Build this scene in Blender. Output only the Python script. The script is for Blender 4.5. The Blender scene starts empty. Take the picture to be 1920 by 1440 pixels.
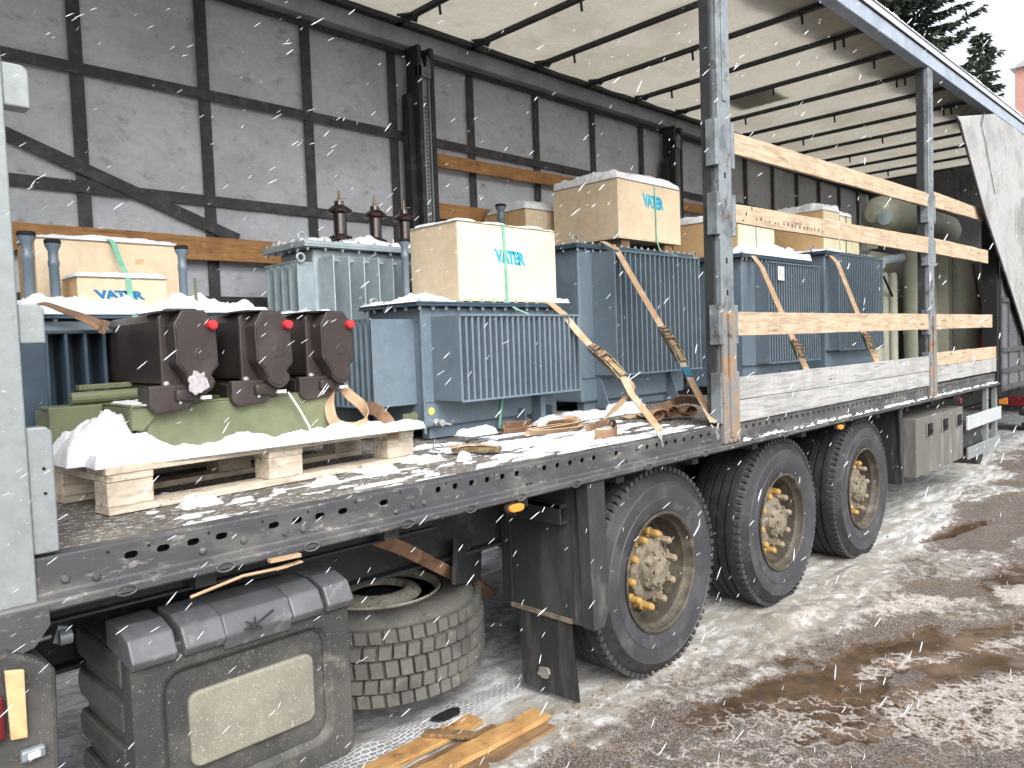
import bpy, math, random
import numpy as np
from mathutils import Vector, Matrix
random.seed(7); np.random.seed(7)
sc = bpy.context.scene
COL = sc.collection
R = math.radians

# ------------------------------------------------------------------ camera
CAM = Vector((-3.146, -2.100, 1.656))
AX = (Vector((0.70566, -0.70766, -0.03561)), Vector((0.06088, 0.01047, 0.99809)), Vector((0.70593, 0.70648, -0.05047)))
FPX = 1439.5
cd = bpy.data.cameras.new('camera'); cam = bpy.data.objects.new('camera', cd); COL.objects.link(cam)
cd.sensor_width = 36; cd.lens = FPX / 1920 * 36; cd.clip_start = 0.05; cd.clip_end = 2000
m = Matrix((AX[0], AX[1], -AX[2])).transposed().to_4x4(); m.translation = CAM
cam.matrix_world = m; sc.camera = cam
def ray(u, v): return AX[2] + AX[0] * ((u - 960) / FPX) - AX[1] * ((v - 720) / FPX)
def atY(u, v, y): d = ray(u, v); return CAM + d * ((y - CAM.y) / d.y)
def atZ(u, v, z): d = ray(u, v); return CAM + d * ((z - CAM.z) / d.z)

# ------------------------------------------------------------------ world, sun, exposure
SUN_EL, SUN_AZ = 42, 205          # azimuth clockwise from +Y
w = bpy.data.worlds.new('World'); sc.world = w; w.use_nodes = True
nt = w.node_tree; nt.nodes.clear()
sky = nt.nodes.new('ShaderNodeTexSky'); sky.sky_type = 'NISHITA'; sky.sun_disc = False
sky.sun_elevation = R(SUN_EL); sky.sun_rotation = R(SUN_AZ); sky.dust_density = 6; sky.air_density = 1.5
hs = nt.nodes.new('ShaderNodeHueSaturation'); hs.inputs['Saturation'].default_value = 0.22; hs.inputs['Value'].default_value = 3.3
bg = nt.nodes.new('ShaderNodeBackground'); bg.inputs['Strength'].default_value = 0.15
wo = nt.nodes.new('ShaderNodeOutputWorld')
nt.links.new(sky.outputs[0], hs.inputs['Color']); nt.links.new(hs.outputs[0], bg.inputs[0]); nt.links.new(bg.outputs[0], wo.inputs[0])
ld = bpy.data.lights.new('sun', 'SUN'); ld.energy = .6; ld.angle = R(18); ld.color = (1, .97, .93)
lo = bpy.data.objects.new('sun', ld); COL.objects.link(lo)
sd = Vector((math.sin(R(SUN_AZ)) * math.cos(R(SUN_EL)), math.cos(R(SUN_AZ)) * math.cos(R(SUN_EL)), math.sin(R(SUN_EL))))
lo.rotation_euler = sd.to_track_quat('Z', 'Y').to_euler()
sc.view_settings.view_transform = 'Standard'; sc.view_settings.look = 'None'
sc.view_settings.exposure = -0.46; sc.view_settings.gamma = 1.0
sc.render.resolution_x = 1024; sc.render.resolution_y = 768

# ------------------------------------------------------------------ materials
def mat(name, base, rough=.6, metal=0., c2=None, s2=4., lo2=.45, hi2=.65, stretch=(1, 1, 1), dirt=None, sd_=14., dlo=.55, dhi=.7,
        bump=.15, bs=60., bd=.004, speck=None, ss=90., slo=.62, wood=False, trans=0., spec=.4, coat=0., emit=None):
    M = bpy.data.materials.new(name); M.use_nodes = True
    N = M.node_tree.nodes; L = M.node_tree.links; N.clear()
    out = N.new('ShaderNodeOutputMaterial'); b = N.new('ShaderNodeBsdfPrincipled')
    tc = N.new('ShaderNodeTexCoord'); oi = N.new('ShaderNodeObjectInfo')
    mp = N.new('ShaderNodeMapping'); mp.inputs['Scale'].default_value = stretch
    off = N.new('ShaderNodeVectorMath'); off.operation = 'ADD'
    sc_ = N.new('ShaderNodeMath'); sc_.operation = 'MULTIPLY'; sc_.inputs[1].default_value = 37.
    L.new(oi.outputs['Random'], sc_.inputs[0]); L.new(tc.outputs['Object'], off.inputs[0]); L.new(sc_.outputs[0], off.inputs[1])
    L.new(off.outputs[0], mp.inputs[0])
    def noise(scale, det=6, rough_=.6, vec=None, dist=0.):
        n = N.new('ShaderNodeTexNoise'); n.inputs['Scale'].default_value = scale; n.inputs['Detail'].default_value = det
        n.inputs['Roughness'].default_value = rough_; n.inputs['Distortion'].default_value = dist
        L.new(vec or mp.outputs[0], n.inputs['Vector']); return n.outputs['Fac']
    def ramp(fac, a, bb):
        r = N.new('ShaderNodeMapRange'); r.inputs['From Min'].default_value = a; r.inputs['From Max'].default_value = bb
        r.interpolation_type = 'SMOOTHSTEP'; L.new(fac, r.inputs['Value']); return r.outputs[0]
    def mix(fac, A, B):
        x = N.new('ShaderNodeMix'); x.data_type = 'RGBA'; x.clamp_factor = True
        if isinstance(fac, float): x.inputs[0].default_value = fac
        else: L.new(fac, x.inputs[0])
        for i, q in ((6, A), (7, B)):
            if isinstance(q, tuple): x.inputs[i].default_value = (*q, 1)
            else: L.new(q, x.inputs[i])
        return x.outputs[2]
    col = base
    if c2: col = mix(ramp(noise(s2), lo2, hi2), col, c2)
    if wood:
        mp2 = N.new('ShaderNodeMapping'); mp2.inputs['Scale'].default_value = wood; L.new(off.outputs[0], mp2.inputs[0])
        g = noise(7, 8, .65, mp2.outputs[0], .6)
        dk = tuple(x * .55 for x in base)
        col = mix(ramp(g, .4, .72), col, dk)
        kn = N.new('ShaderNodeTexVoronoi'); kn.inputs['Scale'].default_value = 2.2
        mp3 = N.new('ShaderNodeMapping'); mp3.inputs['Scale'].default_value = tuple(max(x, .8) * .9 for x in wood); L.new(off.outputs[0], mp3.inputs[0]); L.new(mp3.outputs[0], kn.inputs['Vector'])
        col = mix(ramp(kn.outputs['Distance'], .16, .05), col, tuple(x * .35 for x in base))
    if dirt: col = mix(ramp(noise(sd_, 8, .7), dlo, dhi), col, dirt)
    if speck: col = mix(ramp(noise(ss, 4, .8), slo, slo + .06), col, speck)
    # fine value grain so no surface is perfectly flat
    gr = N.new('ShaderNodeMix'); gr.data_type = 'RGBA'; gr.blend_type = 'MULTIPLY'; gr.inputs[0].default_value = 1.
    gm = N.new('ShaderNodeMapRange'); gm.inputs['To Min'].default_value = .82; gm.inputs['To Max'].default_value = 1.15; gm.inputs['From Min'].default_value = .25; gm.inputs['From Max'].default_value = .75
    L.new(noise(23, 9, .75), gm.inputs[0])
    if isinstance(col, tuple): gr.inputs[6].default_value = (*col, 1)
    else: L.new(col, gr.inputs[6])
    L.new(gm.outputs[0], gr.inputs[7]); col = gr.outputs[2]
    L.new(col, b.inputs['Base Color'])
    rr = N.new('ShaderNodeMapRange'); rr.inputs['To Min'].default_value = max(rough - .12, .02); rr.inputs['To Max'].default_value = min(rough + .15, 1)
    L.new(noise(9, 6, .7), rr.inputs[0]); L.new(rr.outputs[0], b.inputs['Roughness'])
    b.inputs['Metallic'].default_value = metal; b.inputs['Specular IOR Level'].default_value = spec; b.inputs['Coat Weight'].default_value = coat
    if bump:
        bp = N.new('ShaderNodeBump'); bp.inputs['Strength'].default_value = bump; bp.inputs['Distance'].default_value = bd
        L.new(noise(bs, 8, .7), bp.inputs['Height']); L.new(bp.outputs[0], b.inputs['Normal'])
    if emit: b.inputs['Emission Color'].default_value = (*emit[:3], 1); b.inputs['Emission Strength'].default_value = emit[3]
    if trans:
        t = N.new('ShaderNodeBsdfTranslucent'); L.new(col, t.inputs[0]); ms = N.new('ShaderNodeMixShader'); ms.inputs[0].default_value = trans
        L.new(b.outputs[0], ms.inputs[1]); L.new(t.outputs[0], ms.inputs[2]); L.new(ms.outputs[0], out.inputs[0])
    else: L.new(b.outputs[0], out.inputs[0])
    return M
M = {}
M['galv'] = mat('galvanised_steel', (.255, .285, .295), .5, .35, c2=(.26, .29, .30), s2=5, dirt=(.14, .13, .11), dlo=.60, dhi=.72, speck=(.6, .63, .63), ss=45, slo=.64, bump=.2)
M['pillar'] = mat('pillar_steel', (.25, .285, .31), .45, .4, c2=(.14, .16, .18), s2=6, dirt=(.10, .08, .06), sd_=9, dlo=.55, dhi=.68)
M['rusty'] = mat('rusty_pillar_steel', (.20, .20, .20), .7, .2, c2=(.30, .20, .12), s2=9, dirt=(.07, .05, .04), sd_=18)
M['darksteel'] = mat('dark_chassis_paint', (.030, .033, .037), .6, .1, dirt=(.10, .095, .085), sd_=7, dlo=.5, dhi=.75)
M['rail'] = mat('dirty_side_rail_paint', (.062, .065, .071), .5, .15, c2=(.115, .115, .112), s2=6, stretch=(.6, 1, 1.5), dirt=(.30, .29, .27), sd_=26, dlo=.56, dhi=.72, speck=(.45, .45, .44), ss=120, slo=.66)
M['raillight'] = mat('aluminium_roof_rail', (.33, .36, .41), .5, .3, c2=(.26, .28, .32), s2=3, dirt=(.18, .17, .16), dlo=.6, dhi=.75)
M['railblue'] = mat('pale_blue_roof_rail', (.33, .39, .47), .45, .2, c2=(.26, .31, .38), s2=3, dirt=(.2, .2, .2), dlo=.64, dhi=.78)
M['tarpwall'] = mat('grey_curtain_tarpaulin', (.50, .53, .58), .55, c2=(.41, .435, .475), s2=1.6, dirt=(.25, .25, .262), sd_=8, dlo=.53, dhi=.75, stretch=(1., 1, 1.5), speck=(.15, .135, .13), ss=55, slo=.64, bump=.25, bs=20)
M['strapwall'] = mat('dark_curtain_webbing', (.045, .047, .052), .75, c2=(.075, .075, .08), s2=12, dirt=(.12, .11, .11), sd_=30)
M['tarproof'] = mat('cream_roof_tarpaulin', (.50, .47, .40), .6, c2=(.42, .39, .325), s2=1.3, dirt=(.36, .30, .22), sd_=2.6, dlo=.6, dhi=.8, trans=.38, bump=.2, bs=6, bd=.02)
M['tarpout'] = mat('white_curtain_outside', (.34, .345, .35), .5, c2=(.25, .255, .255), s2=2.6, dirt=(.20, .195, .19), sd_=4, dlo=.56, dhi=.75, bump=.6, bs=5, bd=.03)
M['print'] = mat('faded_grey_print', (.30, .30, .30), .6)
M['floor'] = mat('plywood_deck_with_grit', (.10, .09, .08), .75, c2=(.16, .145, .12), s2=5, stretch=(.5, 1, 1), dirt=(.06, .055, .05), sd_=12, speck=(.62, .64, .66), ss=70, slo=.56, bump=.5, bs=90)
M['slat'] = mat('fresh_pine_slat', (.49, .385, .275), .7, c2=(.41, .31, .215), s2=6, wood=(.7, 8, 8), dirt=(.40, .27, .15), dlo=.6, dhi=.75, sd_=9)
M['slatold'] = mat('orange_aged_slat', (.42, .22, .085), .7, c2=(.30, .15, .06), s2=5, wood=(.7, 8, 8), dirt=(.15, .09, .05))
M['board'] = mat('weathered_whitish_board', (.37, .375, .375), .7, c2=(.30, .30, .295), s2=3, wood=(.5, 5, 9), dirt=(.27, .26, .24), sd_=7, dlo=.58, dhi=.75, speck=(.3, .28, .26), ss=35, slo=.66)
M['pallet'] = mat('pale_pallet_wood', (.58, .51, .42), .8, c2=(.44, .37, .29), s2=8, wood=(1.2, 9, 9), dirt=(.20, .16, .12), sd_=14)
M['plank'] = mat('wet_orange_plank', (.50, .30, .12), .45, c2=(.32, .17, .07), s2=5, wood=(.8, 12, 12), dirt=(.12, .07, .04), sd_=9, dlo=.55, dhi=.7)
M['planka'] = mat('dark_soaked_plank', (.24, .15, .08), .4, c2=(.13, .09, .06), s2=5, wood=(.8, 12, 12), dirt=(.38, .36, .34), sd_=9, dlo=.6, dhi=.75)
M['blue'] = mat('blue_grey_transformer_enamel', (.140, .185, .228), .32, .0, c2=(.115, .158, .198), s2=2.5, dirt=(.15, .19, .23), sd_=5, dlo=.62, dhi=.8, bump=.06, spec=.5)
M['bluelight'] = mat('light_grey_transformer_enamel', (.36, .43, .47), .3, .1, c2=(.28, .35, .39), s2=3, bump=.06, spec=.5)
M['bluedark'] = mat('dark_blue_transformer_enamel', (.045, .075, .105), .35, c2=(.035, .06, .09), s2=3, bump=.06, spec=.5)
M['olive'] = mat('olive_green_enamel', (.150, .165, .095), .45, c2=(.12, .135, .078), s2=4, dirt=(.23, .24, .17), sd_=9, dlo=.6, dhi=.8, bump=.08)
M['olivegrey'] = mat('grey_green_tank_enamel', (.36, .37, .30), .45, c2=(.30, .31, .25), s2=2, bump=.05)
M['resin'] = mat('dark_brown_cast_resin', (.038, .030, .030), .38, c2=(.055, .045, .043), s2=5, dirt=(.10, .085, .08), sd_=12, dlo=.6, dhi=.8, bump=.12)
M['porc'] = mat('brown_glazed_porcelain', (.028, .014, .014), .12, bump=0, spec=.7, coat=.5)
M['red'] = mat('red_plastic_cap', (.62, .03, .04), .4, c2=(.5, .02, .03), s2=20, bump=.05)
M['carton'] = mat('cream_plywood_crate', (.65, .54, .39), .75, c2=(.60, .485, .34), s2=3.5, dirt=(.55, .38, .2), sd_=3, dlo=.64, dhi=.82, speck=(.45, .36, .26), ss=40, slo=.7, bump=.08)
M['cartonyel'] = mat('pale_yellow_crate_panel', (.71, .66, .47), .7, c2=(.67, .61, .42), s2=3.5, speck=(.5, .42, .3), ss=40, slo=.71, bump=.08)
M['cartonbr'] = mat('tan_crate_panel', (.62, .42, .22), .75, c2=(.55, .36, .18), s2=3.5, bump=.08)
M['ink'] = mat('blue_stencil_ink', (.02, .34, .50), .6, c2=(.05, .42, .60), s2=40, bump=0)
M['inkd'] = mat('dark_blue_stencil_ink', (.015, .16, .36), .6, bump=0)
M['green'] = mat('green_packing_strap', (.16, .42, .31), .4, c2=(.34, .56, .47), s2=5, bump=0)
M['webbing'] = mat('tan_lashing_webbing', (.38, .26, .16), .8, c2=(.50, .38, .27), s2=7, dirt=(.20, .12, .06), sd_=11, dlo=.55, dhi=.75, bump=.4, bs=200)
M['webdark'] = mat('dirty_brown_webbing', (.20, .12, .075), .8, c2=(.31, .19, .11), s2=6, dirt=(.08, .05, .035), sd_=9, dlo=.5, dhi=.7, bump=.4, bs=200)
M['webblue'] = mat('blue_webbing', (.03, .16, .26), .8, bump=.3, bs=200)
M['zinc'] = mat('yellow_zinc_buckle', (.27, .22, .12), .45, .5, c2=(.15, .10, .06), s2=22, dirt=(.12, .07, .04), sd_=30)
M['steel'] = mat('plain_bright_steel', (.62, .62, .6), .35, .7, dirt=(.2, .17, .13), sd_=20)
M['bolt'] = mat('zinc_plated_bolt', (.45, .49, .50), .35, .5, bump=0)
M['tyre'] = mat('dusty_tyre_rubber', (.036, .038, .044), .5, c2=(.055, .058, .064), s2=5, dirt=(.10, .098, .092), sd_=9, dlo=.56, dhi=.75, speck=(.2, .2, .2), ss=60, slo=.66)
M['tread'] = mat('shade_darkened_tread_rubber', (.014, .015, .018), .6, c2=(.028, .029, .032), s2=8, dirt=(.05, .05, .05), sd_=20)  # near black: the shade around the treads is put into the rubber colour
M['tyremud'] = mat('mud_dried_spare_tyre', (.115, .113, .103), .85, c2=(.07, .07, .067), s2=5, dirt=(.18, .172, .148), sd_=12, speck=(.35, .33, .28), ss=60, slo=.64)
M['rim'] = mat('muddy_wheel_rim', (.050, .043, .034), .6, .1, c2=(.13, .112, .082), s2=8, lo2=.5, hi2=.68, dirt=(.09, .075, .055), sd_=14, dlo=.5, dhi=.65, bump=.5, bs=40)
M['hub'] = mat('mud_caked_hub', (.19, .165, .125), .8, c2=(.10, .08, .055), s2=14, dirt=(.08, .07, .06), sd_=22, dlo=.52, dhi=.66, bump=.7, bs=50)
M['yellow'] = mat('yellow_nut_cap', (.38, .225, .055), .5, dirt=(.25, .19, .12), sd_=70, dlo=.5, dhi=.6, bump=.1)
M['nutdirty'] = mat('mud_covered_nut_cap', (.24, .195, .135), .7, dirt=(.13, .11, .09), sd_=60)
M['plastic'] = mat('dusty_black_plastic', (.038, .039, .040), .55, c2=(.075, .073, .068), s2=3, dirt=(.17, .16, .135), sd_=9, dlo=.55, dhi=.8, speck=(.36, .34, .29), ss=140, slo=.62, bump=.3)
M['dustpanel'] = mat('dust_coated_panel', (.215, .21, .17), .85, c2=(.165, .16, .13), s2=4, dirt=(.10, .10, .09), sd_=8, dlo=.64, dhi=.76, speck=(.45, .44, .38), ss=150, slo=.6, bump=.3)
M['sparerim'] = mat('mud_speckled_rim', (.36, .34, .29), .8, c2=(.25, .235, .2), s2=9, speck=(.08, .07, .06), ss=45, slo=.56, bump=.4)
M['lining'] = mat('dim_grey_curtain_lining', (.11, .115, .13), .6, c2=(.075, .08, .09), s2=3)
M['lid'] = mat('clean_grey_lid', (.085, .090, .100), .45, c2=(.11, .115, .125), s2=4, dirt=(.17, .17, .17), sd_=14, bump=.15)
M['flap'] = mat('black_rubber_flap', (.022, .023, .025), .6, c2=(.05, .05, .05), s2=5, stretch=(3, 3, .6), dirt=(.12, .115, .10), sd_=9, dlo=.6, dhi=.85)
M['guard'] = mat('dark_dusty_mudguard', (.030, .032, .035), .55, c2=(.055, .056, .055), s2=3, stretch=(1, 2, .5), dirt=(.12, .115, .10), sd_=6, dlo=.56, dhi=.8, bump=.3)
M['orange'] = mat('amber_lamp_lens', (.75, .26, .04), .3, bump=0)
M['amberstrip'] = mat('amber_reflector_strip', (.52, .38, .21), .45, c2=(.38, .24, .10), s2=14)
M['redlens'] = mat('red_lamp_lens', (.12, .012, .016), .25, bump=0)
M['clear'] = mat('milky_lamp_lens', (.7, .7, .7), .15, bump=0)
M['white'] = mat('white_paint_dirty', (.40, .43, .45), .4, dirt=(.35, .36, .36), sd_=7)
M['greybox'] = mat('grey_dirty_locker', (.115, .112, .105), .65, c2=(.20, .19, .175), s2=5, stretch=(1, 1, .3), dirt=(.12, .115, .11), sd_=10)
M['black'] = mat('black_void_paint', (.008, .008, .01), .8, bump=0)
M['paper'] = mat('white_notice_plate', (.78, .76, .76), .5)
M['bark'] = mat('spruce_bark', (.10, .07, .05), .9)
M['needle'] = mat('spruce_needles', (.055, .078, .058), .75, c2=(.085, .11, .08), s2=1.2, bump=0)
M['brick'] = mat('haze_tinted_brick', (.50, .27, .23), .8, c2=(.46, .25, .21), s2=3)  # red brick with the distance haze mixed into its base colour
M['glassdark'] = mat('window_glass', (.05, .06, .07), .1, bump=0)
def snowmat():
    Ms = mat('fresh_snow', (.74, .765, .81), .7, c2=(.66, .69, .75), s2=14, bump=.8, bs=70, bd=.008, spec=.2)
    return Ms
M['snow'] = snowmat()
M['snowdirty'] = mat('gritty_snow', (.60, .62, .65), .75, c2=(.5, .5, .5), s2=22, lo2=.5, hi2=.62, speck=(.2, .18, .16), ss=120, slo=.66, bump=.6, bs=60, bd=.006)

# ------------------------------------------------------------------ mesh builder
class MB:
    def __init__(s): s.v = []; s.f = []; s.mi = []; s.cur = 0
    def add(s, vs, fs):
        n = len(s.v); s.v += [tuple(p) for p in vs]; s.f += [tuple(n + i for i in f) for f in fs]; s.mi += [s.cur] * len(fs); return s
    def box(s, x0, x1, y0, y1, z0, z1):
        x0, x1 = sorted((x0, x1)); y0, y1 = sorted((y0, y1)); z0, z1 = sorted((z0, z1))
        return s.add([(x0, y0, z0), (x1, y0, z0), (x1, y1, z0), (x0, y1, z0), (x0, y0, z1), (x1, y0, z1), (x1, y1, z1), (x0, y1, z1)],
                     [(3, 2, 1, 0), (4, 5, 6, 7), (0, 1, 5, 4), (1, 2, 6, 5), (2, 3, 7, 6), (3, 0, 4, 7)])
    def obox(s, c, size, rot=(0, 0, 0)):
        from mathutils import Euler
        E_ = Euler([R(a) for a in rot]).to_matrix(); hx, hy, hz = [q / 2 for q in size]; c = Vector(c)
        P = [(-hx, -hy, -hz), (hx, -hy, -hz), (hx, hy, -hz), (-hx, hy, -hz), (-hx, -hy, hz), (hx, -hy, hz), (hx, hy, hz), (-hx, hy, hz)]
        return s.add([c + E_ @ Vector(p) for p in P], [(3, 2, 1, 0), (4, 5, 6, 7), (0, 1, 5, 4), (1, 2, 6, 5), (2, 3, 7, 6), (3, 0, 4, 7)])
    def bar(s, a, b, wd, th, up=(0, 0, 1)):
        a = Vector(a); b = Vector(b); d = (b - a).normalized(); sd = d.cross(Vector(up))
        if sd.length < 1e-4: sd = d.cross(Vector((1, 0, 0)))
        sd.normalize(); n = sd.cross(d); sd *= wd / 2; n *= th / 2
        P = [a - sd - n, a + sd - n, a + sd + n, a - sd + n, b - sd - n, b + sd - n, b + sd + n, b - sd + n]
        return s.add(P, [(3, 2, 1, 0), (4, 5, 6, 7), (0, 1, 5, 4), (1, 2, 6, 5), (2, 3, 7, 6), (3, 0, 4, 7)])
    def prism(s, pts, ax, a, b):
        def P(u, v, h): return {'x': (h, u, v), 'y': (u, h, v), 'z': (u, v, h)}[ax]
        n = len(pts); vs = [P(u, v, a) for u, v in pts] + [P(u, v, b) for u, v in pts]
        fs = [tuple(range(n))[::-1], tuple(range(n, 2 * n))] + [(i, (i + 1) % n, n + (i + 1) % n, n + i) for i in range(n)]
        if ax == 'y': fs = [f[::-1] for f in fs]
        return s.add(vs, fs)
    def tube(s, path, r, n=10, cap=True, closed=False):
        path = [Vector(p) for p in path]; k = len(path); rr = r if isinstance(r, (list, tuple)) else [r] * k
        vs = []; pn = None
        for i, p in enumerate(path):
            if closed: d = path[(i + 1) % k] - path[i - 1]
            else: d = path[min(i + 1, k - 1)] - path[max(i - 1, 0)]
            d.normalize()
            if pn is None: pn = d.orthogonal().normalized()
            pn = (pn - d * pn.dot(d)); pn = pn.normalized() if pn.length > 1e-6 else d.orthogonal().normalized()
            q = d.cross(pn)
            for j in range(n):
                t = 2 * math.pi * j / n; vs.append(p + (pn * math.cos(t) + q * math.sin(t)) * rr[i])
        fs = [(i * n + j, i * n + (j + 1) % n, (i + 1) * n + (j + 1) % n, (i + 1) * n + j) for i in range(k - 1) for j in range(n)]
        if closed: fs += [((k - 1) * n + j, (k - 1) * n + (j + 1) % n, (j + 1) % n, j) for j in range(n)]
        elif cap: fs += [tuple(range(n))[::-1], tuple((k - 1) * n + j for j in range(n))]
        return s.add(vs, fs)
    def lathe(s, prof, c, ax='z', n=32, closed=False, sq=None):
        c = Vector(c); vs = []
        for r, h in prof:
            for j in range(n):
                t = 2 * math.pi * j / n; a, b = r * math.cos(t), r * math.sin(t)
                vs.append(c + {'z': Vector((a, b, h)), 'y': Vector((a, h, b)), 'x': Vector((h, a, b))}[ax])
        k = len(prof); fs = []
        rng = k if closed else k - 1
        for i in range(rng):
            for j in range(n):
                f = (i * n + j, i * n + (j + 1) % n, ((i + 1) % k) * n + (j + 1) % n, ((i + 1) % k) * n + j)
                fs.append(f if ax != 'y' else f[::-1])
        if not closed:
            if prof[0][0] > 1e-5: fs.append(tuple(range(n)) if ax == 'y' else tuple(range(n))[::-1])
            if prof[-1][0] > 1e-5: fs.append(tuple((k - 1) * n + j for j in range(n))[::-1 if ax == 'y' else 1])
        return s.add(vs, fs)
    def ribbon(s, path, side, wd, th=.003):
        """strap: closed thin box along a path; side = across direction per point or one for all"""
        path = [Vector(p) for p in path]; k = len(path); vs = []
        for i, p in enumerate(path):
            d = (path[min(i + 1, k - 1)] - path[max(i - 1, 0)]).normalized()
            sv = Vector(side[i] if isinstance(side, list) else side); sv = (sv - d * sv.dot(d)).normalized()
            n = d.cross(sv) * th / 2; sv = sv * wd / 2
            vs += [p - sv - n, p + sv - n, p + sv + n, p - sv + n]
        fs = [(0, 1, 2, 3), tuple((k - 1) * 4 + j for j in (3, 2, 1, 0))]
        for i in range(k - 1):
            for j in range(4): fs.append((i * 4 + j, (i + 1) * 4 + j, (i + 1) * 4 + (j + 1) % 4, i * 4 + (j + 1) % 4))
        return s.add(vs, fs)
    def grid(s, X, Y, Z):
        ny, nx = Z.shape; n = len(s.v)
        s.v += [(X[i], Y[j], Z[j, i]) for j in range(ny) for i in range(nx)]
        fs = [(n + j * nx + i, n + j * nx + i + 1, n + (j + 1) * nx + i + 1, n + (j + 1) * nx + i) for j in range(ny - 1) for i in range(nx - 1)]
        s.f += fs; s.mi += [s.cur] * len(fs); return s
W0 = {}
def setp(o, **k):
    for a, b in k.items():
        if b is not None: o[a] = b
def thing(name, label, cat, loc, group=None):
    o = bpy.data.objects.new(name, None); COL.objects.link(o); o.location = loc; o.empty_display_size = .1
    o['label'] = label; o['category'] = cat
    if group: o['group'] = group
    W0[o] = Vector(loc); return o
def build(name, mb, m, parent=None, bevel=0, smooth=False, seg=2, origin=None, label=None, **tags):
    me = bpy.data.meshes.new(name)
    if parent is not None: off = W0[parent]
    elif origin is not None: off = Vector(origin)
    else:
        A = np.array(mb.v); off = Vector(((A[:, 0].min() + A[:, 0].max()) / 2, (A[:, 1].min() + A[:, 1].max()) / 2, A[:, 2].min()))
    me.from_pydata([(x - off[0], y - off[1], z - off[2]) for x, y, z in mb.v], [], mb.f)
    ms = m if isinstance(m, (list, tuple)) else [m]
    for q in ms: me.materials.append(M[q])
    if len(ms) > 1: me.polygons.foreach_set('material_index', mb.mi)
    if smooth:
        me.polygons.foreach_set('use_smooth', [True] * len(me.polygons))
        try:
            if 'snow' not in name: me.set_sharp_from_angle(angle=R(38))
        except Exception: pass
    me.update()
    o = bpy.data.objects.new(name, me); COL.objects.link(o)
    if parent is not None: o.parent = parent; W0[o] = off
    else: o.location = off; W0[o] = off
    if bevel:
        b = o.modifiers.new('bevel', 'BEVEL'); b.width = bevel; b.segments = seg; b.limit_method = 'ANGLE'; b.angle_limit = R(35)
    if label: o['label'] = label
    for a, b in tags.items(): o[a] = b
    return o
def dupchild(src, delta, parent, srcparent_same=True):
    c = src.copy(); COL.objects.link(c); c.parent = parent; c.location = Vector(src.location) + Vector(delta); W0[c] = W0[src]; return c
def vn(x, y, seed=0):
    """smooth value noise in [-1,1]"""
    rs = np.random.RandomState(seed); T = rs.rand(64, 64) * 2 - 1
    xi = np.floor(x).astype(int); yi = np.floor(y).astype(int); fx = x - xi; fy = y - yi
    fx = fx * fx * (3 - 2 * fx); fy = fy * fy * (3 - 2 * fy)
    g = lambda a, b: T[b % 64, a % 64]
    return (g(xi, yi) * (1 - fx) + g(xi + 1, yi) * fx) * (1 - fy) + (g(xi, yi + 1) * (1 - fx) + g(xi + 1, yi + 1) * fx) * fy
def fbm(x, y, seed=0, o=4): return sum(vn(x * 2 ** k + k * 7.3, y * 2 ** k + k * 3.1, seed + k) / 2 ** k for k in range(o))
def sstep(a, b, x): t = np.clip((x - a) / (b - a), 0, 1); return t * t * (3 - 2 * t)
def snow(name, x0, x1, y0, y1, z, h, label, seed=0, res=.012, edge=.05, lump=.35, m='snow', over=.006, rot=0, peak=None, cov=None, rag=None, st=(7, 7)):
    """a lying patch of snow with a ragged rounded rim"""
    nx = max(int((x1 - x0) / res), 6); ny = max(int((y1 - y0) / res), 6)
    X = np.linspace(x0 - over, x1 + over, nx); Y = np.linspace(y0 - over, y1 + over, ny); XX, YY = np.meshgrid(X, Y)
    d = np.minimum(np.minimum(XX - X[0], X[-1] - XX), np.minimum(YY - Y[0], Y[-1] - YY))
    if rag is None: rag = .35 if edge < .09 else .22
    fr = 14 if edge < .09 else 6
    d = d + edge * rag * fbm(XX * fr, YY * fr, seed) * (d > 0)
    k = np.sqrt(np.clip(1 - (1 - np.clip(d / edge, 0, 1)) ** 2, 0, 1))
    H = h * k * (1 + lump * fbm(XX * 9, YY * 9, seed + 9)) + .10 * h * fbm(XX * 50, YY * 50, seed + 5) * k
    if peak:
        for (px, py, pr, ph) in peak: H += k * ph * np.exp(-((XX - px) ** 2 + (YY - py) ** 2) / pr ** 2) * (1 + .45 * fbm(XX * 18, YY * 18, seed + 3))
    if cov is not None:
        c = fbm(XX * st[0], YY * st[1], seed + 21); H = H * sstep(cov - .12, cov + .12, c) - .004 * (c < cov)
    mb = MB(); mb.grid(X, Y, z - .003 + H)
    n = len(mb.v)
    # skirt to close the underside
    b = MB(); b.grid(X, Y, np.full_like(H, z - .006)); mb.add(b.v, [f[::-1] for f in b.f])
    o = build(name, mb, m, smooth=True, label=label, kind='stuff', category='snow'); return o

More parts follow.
